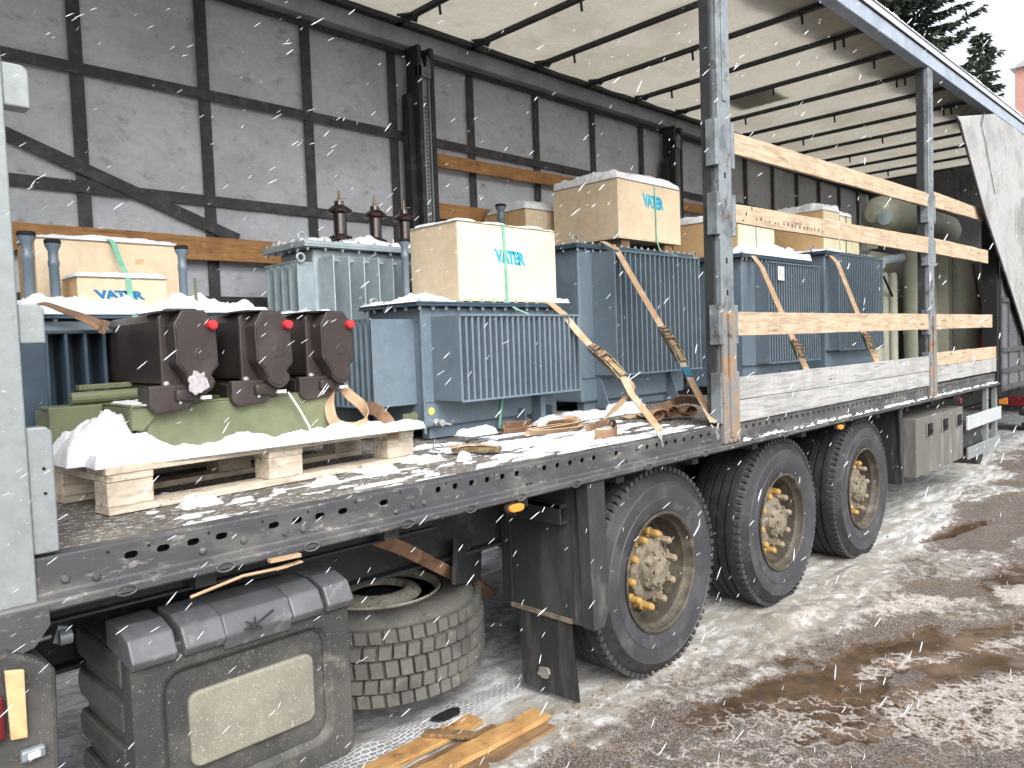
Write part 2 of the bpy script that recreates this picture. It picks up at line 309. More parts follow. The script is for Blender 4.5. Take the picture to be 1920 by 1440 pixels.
# ------------------------------------------------------------------ ground and sky-side setting
ZF = 1.185           # deck height
def make_ground():
    X = np.concatenate([np.linspace(-120, -5, 14), np.arange(-4.2, 9.0, .022), np.linspace(9.6, 160, 16)])
    Y = np.concatenate([np.linspace(-60, -3.2, 8), np.arange(-2.4, 4.2, .026), np.linspace(5, 160, 14)])
    XX, YY = np.meshgrid(X, Y)
    a = fbm(XX * .9, YY * 1.6, 31); b = fbm(XX * 4, YY * 7, 35)
    # slush / snow boundary runs diagonally away from the wheels
    edge = -.12 - .18 * np.clip(XX, -1, 1.2) + .10 * np.clip(XX - 1.5, 0, 9)
    snowm = sstep(-.30, .22, YY - edge + .16 * a + .09 * b)
    snowm = np.maximum(snowm, (.62) * sstep(.10, .6, fbm(XX * 1.7, YY * 2.6, 44) + .2 * b) * sstep(-2.0, -.2, YY - edge))
    # the photographed puddles
    def blob(cx, cy, rx, ry, rot=0):
        c, s = math.cos(rot), math.sin(rot); dx = XX - cx; dy = YY - cy
        return 1 - np.sqrt(((dx * c + dy * s) / rx) ** 2 + ((-dx * s + dy * c) / ry) ** 2)
    pd = np.maximum.reduce([blob(.25, -.50, .62, .14, -.38), blob(1.30, -1.02, .95, .30, -.5), blob(.42, -.98, .75, .26, -.6), blob(1.0, -1.5, .9, .3, -.5), blob(2.6, -.9, .6, .22, -.2), blob(-.35, -1.15, .4, .2, -.3), blob(3.9, -.25, .5, .08, -.1)])
    pud = sstep(-.22, .26, pd + .26 * a + .34 * b + .14 * fbm(XX * 14, YY * 20, 71)); snowm = snowm * (1 - .9 * pud)
    near = (np.abs(XX - 2) < 7) & (np.abs(YY - 1) < 3.6)
    Z = np.where(near, .010 * a + .006 * b + .004 * fbm(XX * 16, YY * 16, 52) + .018 * snowm * (1 + .5 * b), 0)
    Z = Z * (1 - pud) - .012 * pud
    # wheel ruts lengthways under and behind the trailer
    rut = (np.sin(YY * 60) * .5 + .5) * sstep(.05, .3, YY) * sstep(1.9, 1.2, YY); Z += np.where(near, .004 * rut * sstep(3.0, 3.6, XX), 0)
    Z = np.where(near & (YY > .0) & (XX > -1), np.minimum(Z, .02), Z)
    Z[np.hypot(XX - 20, YY) > 60] = 0
    sl = np.maximum.reduce([.62 * sstep(-.3, .6, blob(1.75, -.55, .8, .16, -.62) + .5 * b), .8 * sstep(-.2, .6, blob(2.35, -.95, .28, .16) + .4 * b), .55 * sstep(0, .5, blob(.75, -1.35, 1.1, .42, -.6)), .5 * sstep(-.2, .6, blob(1.0, -.86, .8, .10, -.45) + .5 * b), .38 * sstep(0, .6, blob(2.2, -1.5, 1.2, .4, -.4) + .3 * b), .35 * sstep(0, .5, blob(-.3, -.6, .9, .4, -.3))])
    Z = Z + np.where(near, .014 * sl * (.5 + b), 0)
    mb = MB(); mb.grid(X, Y, Z)
    me = bpy.data.meshes.new('ground'); me.from_pydata(mb.v, [], mb.f)
    at = me.attributes.new('cover', 'FLOAT_COLOR', 'POINT')
    C4 = np.zeros((len(mb.v), 4), np.float32); C4[:, 0] = snowm.ravel(); C4[:, 1] = pud.ravel(); C4[:, 2] = sl.ravel(); C4[:, 3] = 1
    at.data.foreach_set('color', C4.ravel())
    me.polygons.foreach_set('use_smooth', [True] * len(me.polygons))
    o = bpy.data.objects.new('ground', me); COL.objects.link(o); o['kind'] = 'structure'
    Mg = bpy.data.materials.new('slushy_asphalt'); Mg.use_nodes = True; N = Mg.node_tree.nodes; L = Mg.node_tree.links; N.clear()
    out = N.new('ShaderNodeOutputMaterial'); b_ = N.new('ShaderNodeBsdfPrincipled'); L.new(b_.outputs[0], out.inputs[0])
    tc = N.new('ShaderNodeTexCoord'); at_ = N.new('ShaderNodeAttribute'); at_.attribute_name = 'cover'
    sp = N.new('ShaderNodeSeparateColor'); L.new(at_.outputs['Color'], sp.inputs[0])
    sx0 = N.new('ShaderNodeSeparateXYZ'); L.new(tc.outputs['Object'], sx0.inputs[0])
    def noise(s, st=(1, 1, 1), d=8, r=.7):
        mp = N.new('ShaderNodeMapping'); mp.inputs['Scale'].default_value = st; L.new(tc.outputs['Object'], mp.inputs[0])
        n = N.new('ShaderNodeTexNoise'); n.inputs['Scale'].default_value = s; n.inputs['Detail'].default_value = d; n.inputs['Roughness'].default_value = r
        L.new(mp.outputs[0], n.inputs[0]); return n.outputs['Fac']
    def ramp(f, a, b, lo=0, hi=1):
        r = N.new('ShaderNodeMapRange'); r.interpolation_type = 'SMOOTHSTEP'
        for k, v in (('From Min', a), ('From Max', b), ('To Min', lo), ('To Max', hi)): r.inputs[k].default_value = v
        L.new(f, r.inputs[0]); return r.outputs[0]
    def mix(f, A, B):
        x = N.new('ShaderNodeMix'); x.data_type = 'RGBA'; x.clamp_factor = True; L.new(f, x.inputs[0]) if not isinstance(f, float) else setattr(x.inputs[0], 'default_value', f)
        for i, q in ((6, A), (7, B)):
            if isinstance(q, tuple): x.inputs[i].default_value = (*q, 1)
            else: L.new(q, x.inputs[i])
        return x.outputs[2]
    def ma(op, a, b=None):
        x = N.new('ShaderNodeMath'); x.operation = op
        for i, q in enumerate((a, b)):
            if q is None: continue
            if isinstance(q, (int, float)): x.inputs[i].default_value = q
            else: L.new(q, x.inputs[i])
        return x.outputs[0]
    grit = noise(70, d=6, r=.85); grain = noise(160, d=3, r=.9)
    asp = mix(ramp(grit, .44, .56), (.034, .026, .022), (.150, .118, .100))
    asp = mix(ramp(grain, .57, .63), asp, (.60, .55, .51))
    asp = mix(ramp(noise(5), .52, .68), asp, (.13, .095, .065))
    # snow: packed, streaked along the driving direction, gritty
    sn = mix(ramp(noise(9, (.35, 1.6, 1)), .40, .62), (.33, .325, .305), (.66, .68, .70))
    sn = mix(ramp(noise(22, d=9, r=.8), .54, .66), sn, (.34, .31, .26))
    sn = mix(ramp(noise(3, (.5, 1, 1)), .46, .66), sn, (.30, .28, .235))
    nearw = ma('MULTIPLY', ramp(sx0.outputs[1], .55, -.1), ramp(sx0.outputs[0], 3.6, 2.6)); sn = mix(ma('MULTIPLY', nearw, ramp(noise(13, d=9, r=.75), .36, .58)), sn, (.25, .225, .19))
    m1 = ma('ADD', sp.outputs[0], ma('MULTIPLY', ma('SUBTRACT', noise(17, d=12, r=.82), .5), 2.6))
    col = mix(ramp(m1, .40, .75), asp, sn)
    # tyre prints: brick-like blocks pressed in the snow beside the spare wheel
    sx = N.new('ShaderNodeSeparateXYZ'); L.new(tc.outputs['Object'], sx.inputs[0])
    br = N.new('ShaderNodeTexBrick'); br.inputs['Scale'].default_value = 13; br.inputs['Mortar Size'].default_value = .035; br.inputs['Color1'].default_value = (0, 0, 0, 1); br.inputs['Color2'].default_value = (.12, .12, .12, 1); br.inputs['Mortar'].default_value = (1, 1, 1, 1)
    dn = N.new('ShaderNodeTexNoise'); dn.inputs['Scale'].default_value = 6; dn.inputs['Detail'].default_value = 5; L.new(tc.outputs['Object'], dn.inputs[0])
    dv = N.new('ShaderNodeVectorMath'); dv.operation = 'SCALE'; dv.inputs['Scale'].default_value = .05; L.new(dn.outputs['Color'], dv.inputs[0])
    da = N.new('ShaderNodeVectorMath'); L.new(tc.outputs['Object'], da.inputs[0]); L.new(dv.outputs[0], da.inputs[1]); L.new(da.outputs[0], br.inputs[0])
    band = ma('MULTIPLY', ramp(sx.outputs[1], .40, .44), ramp(sx.outputs[1], .62, .58)); band = ma('MULTIPLY', band, ramp(sx.outputs[0], -.35, -.55))
    band = ma('MULTIPLY', band, ramp(noise(7), .35, .5))
    pr = mix(ramp(noise(11), .4, .6), (.16, .165, .175), (.27, .28, .29)); pr = mix(br.outputs['Color'], pr, (.85, .88, .92))
    col = mix(ma('MULTIPLY', band, .85), col, pr)
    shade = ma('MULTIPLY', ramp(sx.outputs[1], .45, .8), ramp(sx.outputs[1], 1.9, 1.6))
    shade = ma('MULTIPLY', shade, .75); col = mix(shade, col, mix(ramp(noise(8), .42, .6), (.10, .105, .12), (.36, .38, .41)))   # shade under the trailer, painted into the ground colour
    wet = ramp(ma('ADD', sp.outputs[1], ma('MULTIPLY', ma('SUBTRACT', noise(14, d=12, r=.78), .5), 3.0)), .46, .58)
    mud = mix(ramp(noise(4), .4, .65), (.055, .036, .022), (.12, .080, .052))
    rg = ma('SUBTRACT', 1., ma('MULTIPLY', ma('ABSOLUTE', ma('SUBTRACT', noise(7, d=7, r=.62), .5)), 9.))       # stringy ridges of slush
    rg2 = ma('SUBTRACT', 1., ma('MULTIPLY', ma('ABSOLUTE', ma('SUBTRACT', noise(16, d=6, r=.7), .5)), 7.))
    rgm = ramp(ma('ADD', ma('MAXIMUM', rg, ma('MULTIPLY', rg2, .8)), ma('MULTIPLY', sp.outputs[2], 1.1)), 1.02, 1.45)
    rgm = ma('MULTIPLY', rgm, ramp(sp.outputs[2], .02, .25)); wet = ma('MULTIPLY', wet, ma('SUBTRACT', 1., rgm))
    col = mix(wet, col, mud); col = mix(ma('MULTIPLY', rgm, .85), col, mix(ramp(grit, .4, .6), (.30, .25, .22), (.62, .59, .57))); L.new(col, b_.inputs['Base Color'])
    L.new(ramp(wet, 0, 1, .8, .06), b_.inputs['Roughness'])
    bp = N.new('ShaderNodeBump'); bp.inputs['Distance'].default_value = .012
    L.new(ramp(wet, 0, 1, .9, .03), bp.inputs['Strength']); L.new(ma('ADD', ma('MULTIPLY', grit, .7), noise(24, d=6)), bp.inputs['Height']); L.new(bp.outputs[0], b_.inputs['Normal'])
    me.materials.append(Mg)
make_ground()

# ------------------------------------------------------------------ the trailer
T = thing('curtainsider_trailer', 'long dirty curtain-sided trailer with its side open, carrying all the transformers', 'trailer', (.5, 1.23, 0))
TX0, TX1, TW = -4.4, 9.5, 2.46
# deck
b = MB(); b.box(TX0, TX1, .055, TW - .03, ZF - .028, ZF - .003); build('deck', b, 'floor', T)
# side rail with real punched slots: one cell of plate per slot
def slotplate(b, x0, x1, z0, z1, holes, y=0., depth=.05):
    xs = x0
    n = 14
    for (hx, hz, rx, rz) in sorted(holes):
        cw = rx + .012; a, c = hx - cw, hx + cw
        if a < xs: continue
        if a > xs + 1e-4: b.add([(xs, y, z0), (a, y, z0), (a, y, z1), (xs, y, z1)], [(0, 1, 2, 3)])
        ov = []; iv = []; bk = []
        for j in range(n * 2):
            t = 2 * math.pi * (j + .5) / (n * 2); ct, st = math.cos(t), math.sin(t)
            e = .6; ix = hx + rx * math.copysign(abs(ct) ** e, ct); iz = hz + rz * math.copysign(abs(st) ** .85, st)
            iv.append((ix, y, iz)); bk.append((ix, y + .006, iz))
            # outer rectangle hit
            hxw = cw; up = (z1 - hz) if st > 0 else (hz - z0)
            k = min(hxw / abs(ct) if abs(ct) > 1e-6 else 1e9, up / abs(st) if abs(st) > 1e-6 else 1e9)
            ov.append((hx + ct * k, y, hz + st * k))
        m_ = n * 2; b.add(ov + iv + bk, [(j, (j + 1) % m_, m_ + (j + 1) % m_, m_ + j) for j in range(m_)] + [(m_ + j, m_ + (j + 1) % m_, 2 * m_ + (j + 1) % m_, 2 * m_ + j) for j in range(m_)])
        for qx in (a, c):
            for qz in (z0, z1):
                # close the corner wedge
                best = sorted(range(m_), key=lambda j: (ov[j][0] - qx) ** 2 + (ov[j][2] - qz) ** 2)[:2]
                b.add([(qx, y, qz), ov[best[0]], ov[best[1]]], [(0, 1, 2)])
        xs = c
    b.add([(xs, y, z0), (x1, y, z0), (x1, y, z1), (xs, y, z1)], [(0, 1, 2, 3)])
holes = []
for x in (-2.464, -2.383, -2.303, -2.223, -2.064, -1.987, -1.910, -1.827, -1.669): holes.append((x, 1.149, .017, .0095))
x = -1.435
while x < 9.3:
    if not any(abs(x - q) < .05 for q in (-.97, -.50, -.35, .45, .53, .60, 3.95, 4.05)): holes.append((x, 1.155, .012, .0105))
    x += .0795
for x in np.arange(-4.3, -2.6, .16): holes.append((x, 1.149, .017, .0095))
b = MB(); slotplate(b, TX0, TX1, 1.100, 1.181, holes)
prof = [(.0, 1.181), (.004, 1.185), (.055, 1.1865), (.055, 1.181), (.008, 1.179)]
b.prism([(y, z) for y, z in prof], 'x', TX0, TX1)
b.prism([(0, 1.100), (-.006, 1.094), (-.006, 1.088), (-.022, 1.084), (-.026, 1.078), (-.026, 1.062), (-.020, 1.056), (.06, 1.056), (.06, 1.062), (.0, 1.066)], 'x', TX0, TX1)
rail = build('side_rail', b, 'rail', T)
b = MB(); b.box(TX0, TX1, .05, .06, 1.066, 1.16); build('rail_backing', b, 'black', T)
# bolts, small holes and rope hooks along the rail
for x in [-2.62, -2.55, -2.28, -2.16, -2.03, -1.97, -1.62, -1.55, -1.50, -.98, -.96, -.36, -.33, .33, .38]:
    b = MB(); b.lathe([(.011, 0), (.011, -.003), (.008, -.007), (.0, -.0085)], (x, 0, 1.118 + .006 * math.sin(x * 40)), 'y', 10)
    build('rivet', b, 'rail', T, smooth=True)
b = MB()
for x in [-2.52, -2.42, -2.26, -2.10, -1.95, -1.78, -1.60, -1.40, -1.16, -.93, -.69, -.45]:
    b.lathe([(.0042, 0), (.0042, -.0015)], (x, 0, 1.171 - .004 * ((x * 10) % 2)), 'y', 8)
build('small_holes', b, 'black', T)
for x in (-2.49, -2.23, -1.96, -1.60, -1.31, -1.05, -.72, -.2, .3, 1.2, 2.2, 3.2):
    b = MB(); p = [Vector((x + .026 * math.cos(t), -.030, 1.068 + .013 * math.sin(t))) for t in np.linspace(0, 2 * math.pi, 14, endpoint=False)]
    b.tube(p, .0028, 6, closed=True); build('rope_ring', b, 'rail', T, smooth=True)
# chassis: two I-beams, cross members, landing-gear stubs
for y in (.62, 1.72):
    b = MB(); b.box(TX0 + .3, 9.2, y - .004, y + .004, .70, 1.06); b.box(TX0 + .3, 9.2, y - .06, y + .06, .69, .703); b.box(TX0 + .3, 9.2, y - .06, y + .06, 1.055, 1.068)
    build('chassis_beam', b, 'darksteel', T)
for i, x in enumerate(np.arange(-4.2, 9.3, .65)):
    b = MB(); b.box(x - .03, x + .03, .06, 2.4, 1.0, 1.05); build('cross_member', b, 'darksteel', T)
b = MB(); b.box(-3.4, -1.35, .16, .17, .985, 1.05); b.box(-3.4, -1.35, .13, .17, .98, .987); build('under_rail_angle', b, 'darksteel', T)
# far side rail and curtain wall
b = MB(); b.box(TX0, TX1, TW - .03, TW + .02, 1.03, 1.19); build('far_side_rail', b, 'darksteel', T)
X = np.linspace(TX0, TX1, 240); Zs = np.linspace(1.19, 3.9, 60); XX, ZZ = np.meshgrid(X, Zs)
D = 2.50 + .010 * fbm(XX * 1.3, ZZ * .9, 3) + .006 * np.sin(XX * 8.9) ** 2
b = MB(); n0 = len(b.v); ny, nx = D.shape
b.v = [(X[i], D[j, i], Zs[j]) for j in range(ny) for i in range(nx)]
b.f = [(j * nx + i, j * nx + i + 1, (j + 1) * nx + i + 1, (j + 1) * nx + i) for j in range(ny - 1) for i in range(nx - 1)]; b.mi = [0] * len(b.f)
build('far_curtain', b, 'tarpwall', T, smooth=True)
b = MB()
vx = [-3.85, -3.18, -2.48, -1.785, -1.09, -.39, .31, 1.075, 1.84, 2.62, 3.40, 4.12, 4.85, 5.55, 6.25, 6.95, 7.65, 8.35, 9.05]
for x in vx: b.box(x - .034, x + .034, 2.478, 2.486, 1.2, 3.84)
for z in (3.222, 2.590, 1.985, 1.35): b.box(TX0, TX1, 2.470, 2.476, z - .031, z + .031)
b.bar((-3.2, 2.464, 3.21), (-.93, 2.464, 2.37), .004, .068, up=(.346, 0, .938))
b.box(TX0, TX1, 2.466, 2.472, 3.80, 3.85)
build('curtain_webbing', b, 'strapwall', T)
# far roof rail (light inner face) and dark runner above
b = MB(); b.prism([(2.38, 3.842), (2.50, 3.842), (2.50, 4.0), (2.40, 4.0), (2.375, 3.966)], 'x', TX0, TX1); build('far_roof_rail', b, 'raillight', T, bevel=.006)
b = MB(); b.box(TX0, TX1, 2.31, 2.374, 3.955, 3.99); b.box(TX0, TX1, 2.374, 2.40, 3.968, 4.0); build('roof_runner', b, 'darksteel', T)
b = MB(); b.prism([(-.02, 3.842), (.07, 3.842), (.10, 3.90), (.10, 3.99), (.0, 4.0), (-.02, 3.985)], 'x', TX0, TX1); build('near_roof_rail', b, 'railblue', T, bevel=.006)
b = MB(); b.box(TX0, TX1, -.028, -.021, 3.95, 3.958); b.box(TX0, TX1, .07, .13, 3.93, 3.99); build('rail_seal', b, 'black', T)
# roof bows with end plates and hanging pegs
bows = [.29 + .695 * k for k in range(-6, 14)]
for i, x in enumerate(bows):
    b = MB(); b.box(x - .022, x + .022, .08, 2.37, 3.955, 3.985)
    for y in (.12, 2.30): b.prism([(x - .09, 0 + y - .05), (x + .09, y - .05), (x + .03, y + (.09 if y < 1 else -.14)), (x - .03, y + (.09 if y < 1 else -.14))], 'z', 3.962, 3.976)
    build('roof_bow', b, 'darksteel', T)
    for y in ((.35, 1.25) if i % 2 else (.33, .40, 1.9)):
        b = MB(); b.bar((x, y, 3.96), (x + .01, y, 3.885), .016, .010); b.bar((x, y - .03, 3.957), (x, y + .03, 3.957), .02, .014); build('bow_peg', b, 'darksteel', T)
# roof tarpaulin sagging between the bows, with the upturned outer edge that carries snow
X = np.linspace(TX0, TX1, 400); Yr = np.linspace(.0, 2.48, 40); XX, YY = np.meshgrid(X, Yr)
ph = ((XX - .29) / .695) % 1
Zr = 4.0 - .028 * np.sin(ph * math.pi) * np.sin(np.clip(YY / 2.46, 0, 1) * math.pi) ** .4 + .006 * fbm(XX * 2.2, YY * 2.2, 8)
b = MB(); b.grid(X, Yr, Zr); build('roof_tarpaulin', b, 'tarproof', T, smooth=True)
b = MB(); b.prism([(-.035, 3.958), (-.021, 3.958), (-.021, 4.02), (.03, 4.03), (.03, 4.045), (-.03, 4.032)], 'x', TX0, TX1); build('roof_edge_strip', b, 'white', T)
X = np.linspace(TX0, TX1, 700); Yq = np.linspace(-.04, .5, 24); XX, YY = np.meshgrid(X, Yq)
k = np.sqrt(np.clip(1 - (1 - np.clip((YY + .04) / .06, 0, 1)) ** 2, 0, 1))
b = MB(); b.grid(X, Yq, 4.012 + k * (.045 + .012 * fbm(XX * 6, YY * 6, 5) + .008 * fbm(XX * 30, YY * 30, 6)))
build('snow_on_roof', b, 'snow', smooth=True, label='long layer of snow along the near edge of the trailer roof', category='snow', kind='stuff')
# thin patches of snow on the tarpaulin, seen as shadows from below
for (x0, x1, y0, y1, s) in ((3.8, 4.25, 1.3, 1.8, 61),):
    snow('snow_on_roof', x0, x1, y0, y1, 4.01, .05, 'patch of snow lying on the roof tarpaulin, %s' % {61: 'seen as a grey shadow past the middle pillar', 62: 'near the roof edge at the top centre', 63: 'towards the rear doors'}[s], seed=s, res=.05, edge=.3)
# end walls
b = MB(); b.box(TX1 - .03, TX1, 0.02, TW, 1.19, 3.99)
for y in (.62, 1.23, 1.84): b.box(TX1 - .05, TX1 - .031, y - .03, y + .03, 1.19, 3.9)
build('rear_door', b, 'lining', T)
b = MB(); b.box(TX0 - .03, TX0, 0.0, TW, 1.0, 4.0); build('headboard', b, 'darksteel', T)

# pillars ------------------------------------------------------------
def pillar_near(x, wd, name='side_pillar', top=3.842, bot=1.10, pockets=((2.56, 2.80), (2.20, 2.42), (1.62, 1.83), (1.20, 1.47)), d=.055, rusty=True, mm='pillar'):
    b = MB(); x0, x1 = x, x + wd; zs = 1.80 if rusty else bot
    b.box(x0, x1, -.012, .004, zs, top)                                  # face plate
    b.box(x0, x0 + .012, .004, d, 1.19, top); b.box(x1 - .012, x1, .004, d, 1.19, top)
    b.box(x0 + wd * .36, x0 + wd * .64, -.018, -.0125, 2.9, 3.6)
    P = build(name, b, mm, T, bevel=.003)
    b = MB(); b.box(x0 - .022, x0 - .001, .020, .075, 1.19, top); build('pillar_core', b, 'darksteel', P)
    for (z0, z1) in pockets:
        for s in (-1, 1):
            b = MB(); e = x0 - .035 if s < 0 else x1 + .002
            b.prism([(e, z0), (e + .033, z0), (e + .033, z1), (e, z1)], 'y', -.016, .045); build('slat_pocket', b, mm, P, bevel=.003)
    b = MB()
    for z in (3.3, 2.5, 2.05, 1.88): b.prism([(x0 + wd * .40, z), (x0 + wd * .52, z), (x0 + wd * .52, z + .03), (x0 + wd * .40, z + .03)], 'y', -.0135, -.0122)
    build('slot', b, 'black', P)
    if rusty:
        b = MB(); b.box(x0 - .005, x1 + .005, -.020, -.001, 1.10, 1.80); b.box(x0 + .04, x1 - .04, -.034, -.0205, 1.12, 1.78)
        b.box(x0 - .02, x1 + .02, -.024, .0, 1.09, 1.44)
        build('pillar_foot', b, 'rusty', P, bevel=.003)
        b = MB()
        for i in range(3): b.lathe([(.012, 0), (.012, -.006), (0, -.009)], (x0 + .03 + i * .045, -.024, 1.105), 'y', 8)
        build('foot_bolts', b, 'rusty', P)
    return P
pillar_near(.53, .13); pillar_near(3.95, .13)
# the leftmost galvanised pillar, close to the camera
b = MB(); b.box(-2.93, -2.683, -.012, .012, 1.03, 3.84); b.box(-2.93, -2.918, .012, .15, 1.19, 3.84); b.box(-2.695, -2.683, .012, .15, 1.19, 3.84)
PL = build('side_pillar', b, 'galv', T, bevel=.004)
for z0, z1 in ((2.255, 2.355), (1.70, 1.795), (1.195, 1.50)):
    b = MB(); b.prism([(-2.682, z0), (-2.627, z0), (-2.627, z1 - .012), (-2.639, z1), (-2.682, z1)], 'y', -.002, .05)
    build('slat_pocket', b, 'galv', PL, bevel=.004)
b = MB()
for z in (1.34, 1.40): b.lathe([(.004, -.003), (.004, -.0045)], (-2.65, 0, z), 'y', 8)
build('pocket_holes', b, 'black', PL)
b = MB(); b.prism([(-2.93, .99), (-2.76, .97), (-2.70, .985), (-2.665, 1.03), (-2.665, 1.075), (-2.93, 1.075)], 'y', -.034, -.027)
for z in (1.02, 1.115): b.lathe([(.011, -.036), (.011, -.0375)], (-2.80, 0, z), 'y', 10)
build('pillar_bracket', b, 'rail', PL, bevel=.003)
# far pillars: perforated galvanised strip in dark channel
for x in (-2.95, .41, 3.72):
    b = MB(); b.box(x, x + .035, 2.30, 2.44, 1.19, 3.84); b.box(x + .115, x + .15, 2.30, 2.44, 1.19, 3.84); b.box(x - .05, x, 2.36, 2.44, 1.9, 3.5); b.box(x + .15, x + .20, 2.36, 2.44, 1.9, 3.45)
    P = build('far_pillar', b, 'darksteel', T, bevel=.003)
    b = MB(); b.box(x + .040, x + .095, 2.325, 2.345, 1.19, 3.62); b.box(x + .10, x + .114, 2.31, 2.345, 1.19, 3.66); build('perforated_strip', b, 'galv', P)
    b = MB()
    for z in np.arange(2.3, 3.5, .028): b.box(x + .072, x + .084, 2.3235, 2.3248, z, z + .012)
    build('strip_holes', b, 'black', P)
    b = MB(); b.bar((x + .02, 2.33, 3.83), (x + .05, 2.31, 3.68), .03, .02); b.bar((x + .14, 2.33, 3.83), (x + .10, 2.31, 3.68), .03, .02); b.box(x, x + .12, 2.30, 2.33, 3.62, 3.69); build('pillar_head', b, 'pillar', P)

# curtain pulled to the rear: outer face flap and the lattice-lined part below it
def curtain():
    b = MB(); rows = 40; cols = 46; g = []
    for j in range(rows):
        t = j / (rows - 1)                       # 0 top, 1 bottom
        zt = 3.80 - 2.42 * t
        xl = float(np.interp(-zt, [-3.80, -3.62, -2.77, -1.79, -1.38], [4.70, 4.52, 5.40, 6.72, 7.25]))
        xr = 7.75 + .55 * t
        row = []
        for i in range(cols):
            s = i / (cols - 1); x = xl + (xr - xl) * s
            ztop = zt
            if t < .12: ztop = zt - (.24 * (1 - min(s * 2.6, 1)) * (1 - t / .12))
            y = -.05 - .022 * math.sin(s * 11 + t * 2.5) * (.3 + t) - .05 * t * s - .015 * math.sin(s * 3 + 1)
            row.append((x, y, ztop))
        g.append(row)
    for k in (0, 1):
        b.v += [(x, y + .006 * k, z) for r in g for x, y, z in r]
    n = rows * cols
    for k in (0, 1):
        for j in range(rows - 1):
            for i in range(cols - 1):
                f = (k * n + j * cols + i, k * n + (j + 1) * cols + i, k * n + (j + 1) * cols + i + 1, k * n + j * cols + i + 1); b.f.append(f if not k else f[::-1])
    for j in range(rows - 1):
        b.f.append((j * cols, n + j * cols, n + (j + 1) * cols, (j + 1) * cols))
    b.mi = [0] * len(b.f)
    o = build('open_curtain', b, 'tarpout', T, smooth=True)
    b = MB(); b.tube([(g[j][0][0], g[j][0][1] + .004, g[j][0][2]) for j in range(2, rows)], .012, 6); build('curtain_hem', b, 'strapwall', o)
    b = MB()                                                        # seam and faded print
    b.ribbon([(g[j][12][0] - .1, g[j][12][1] - .012, g[j][12][2]) for j in range(0, 14)], (1, 0, 0), .012, .003)
    build('curtain_seam', b, 'strapwall', o)
    b = MB()
    def st(p, q, wd=.035): b.bar((p[0], -.135, p[1]), (q[0], -.15, q[1]), .003, wd, up=(0, -1, 0))
    for (ox, oz) in ((6.62, 2.72), (6.95, 2.36)):
        st((ox, oz), (ox + .02, oz + .32), .05); st((ox + .10, oz), (ox + .12, oz + .31), .05); st((ox + .24, oz), (ox + .26, oz + .31), .09); st((ox + .26, oz + .31), (ox + .36, oz + .24), .06); st((ox + .36, oz + .24), (ox + .27, oz + .16), .06)
    build('faded_lettering', b, 'print', o)
curtain()
b = MB(); b.box(6.20, 9.45, -.030, -.024, .98, 2.3); lp = build('curtain_lining', b, 'lining', T)
b = MB()
for x in (6.22, 6.52, 7.0, 7.7, 8.4, 9.1): b.box(x - .03, x + .03, -.040, -.0305, .98, 2.3)
for z in (1.02, 1.20, 1.42, 1.95): b.box(6.2, 9.45, -.050, -.0405, z - .025, z + .025)
build('lining_webbing', b, 'strapwall', T)
b = MB(); b.box(6.10, 6.20, -.02, .12, 1.05, 3.84); build('rear_pillar', b, 'black', T)

# wheels --------------------------------------------------------------
def tyre_mesh(c, ax, rad=.52, wd=.385, ri=.286, blocks=0):
    """ax 'y': outer face at local y=0 growing inward (+y)"""
    h = wd
    pr = [(ri, .028), (ri + .012, .006), (ri + .05, -.006), (ri + .085, -.011), (ri + .088, -.008), (ri + .12, -.010), (ri + .15, -.009), (ri + .153, -.012), (ri + .158, -.009), (rad - .07, -.002), (rad - .045, .012), (rad - .018, .03), (rad - .004, .055)]
    n = 5
    for i in range(n):
        a = .055 + (h - .11) * i / n; w_ = (h - .11) / n
        if i: pr += [(rad - .016, a - .004), (rad - .016, a + .004)]
        pr += [(rad - .001, a + .006), (rad - .001, a + w_ - .006)]
    pr += [(rad - .004, h - .055), (rad - .018, h - .03), (rad - .045, h - .012), (rad - .075, h), (ri + .12, h + .010), (ri + .05, h + .006), (ri + .012, h - .006), (ri, h - .028)]
    b = MB(); b.lathe(pr, c, ax, 96, closed=True)
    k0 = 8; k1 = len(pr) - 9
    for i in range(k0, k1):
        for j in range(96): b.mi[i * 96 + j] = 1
    return b
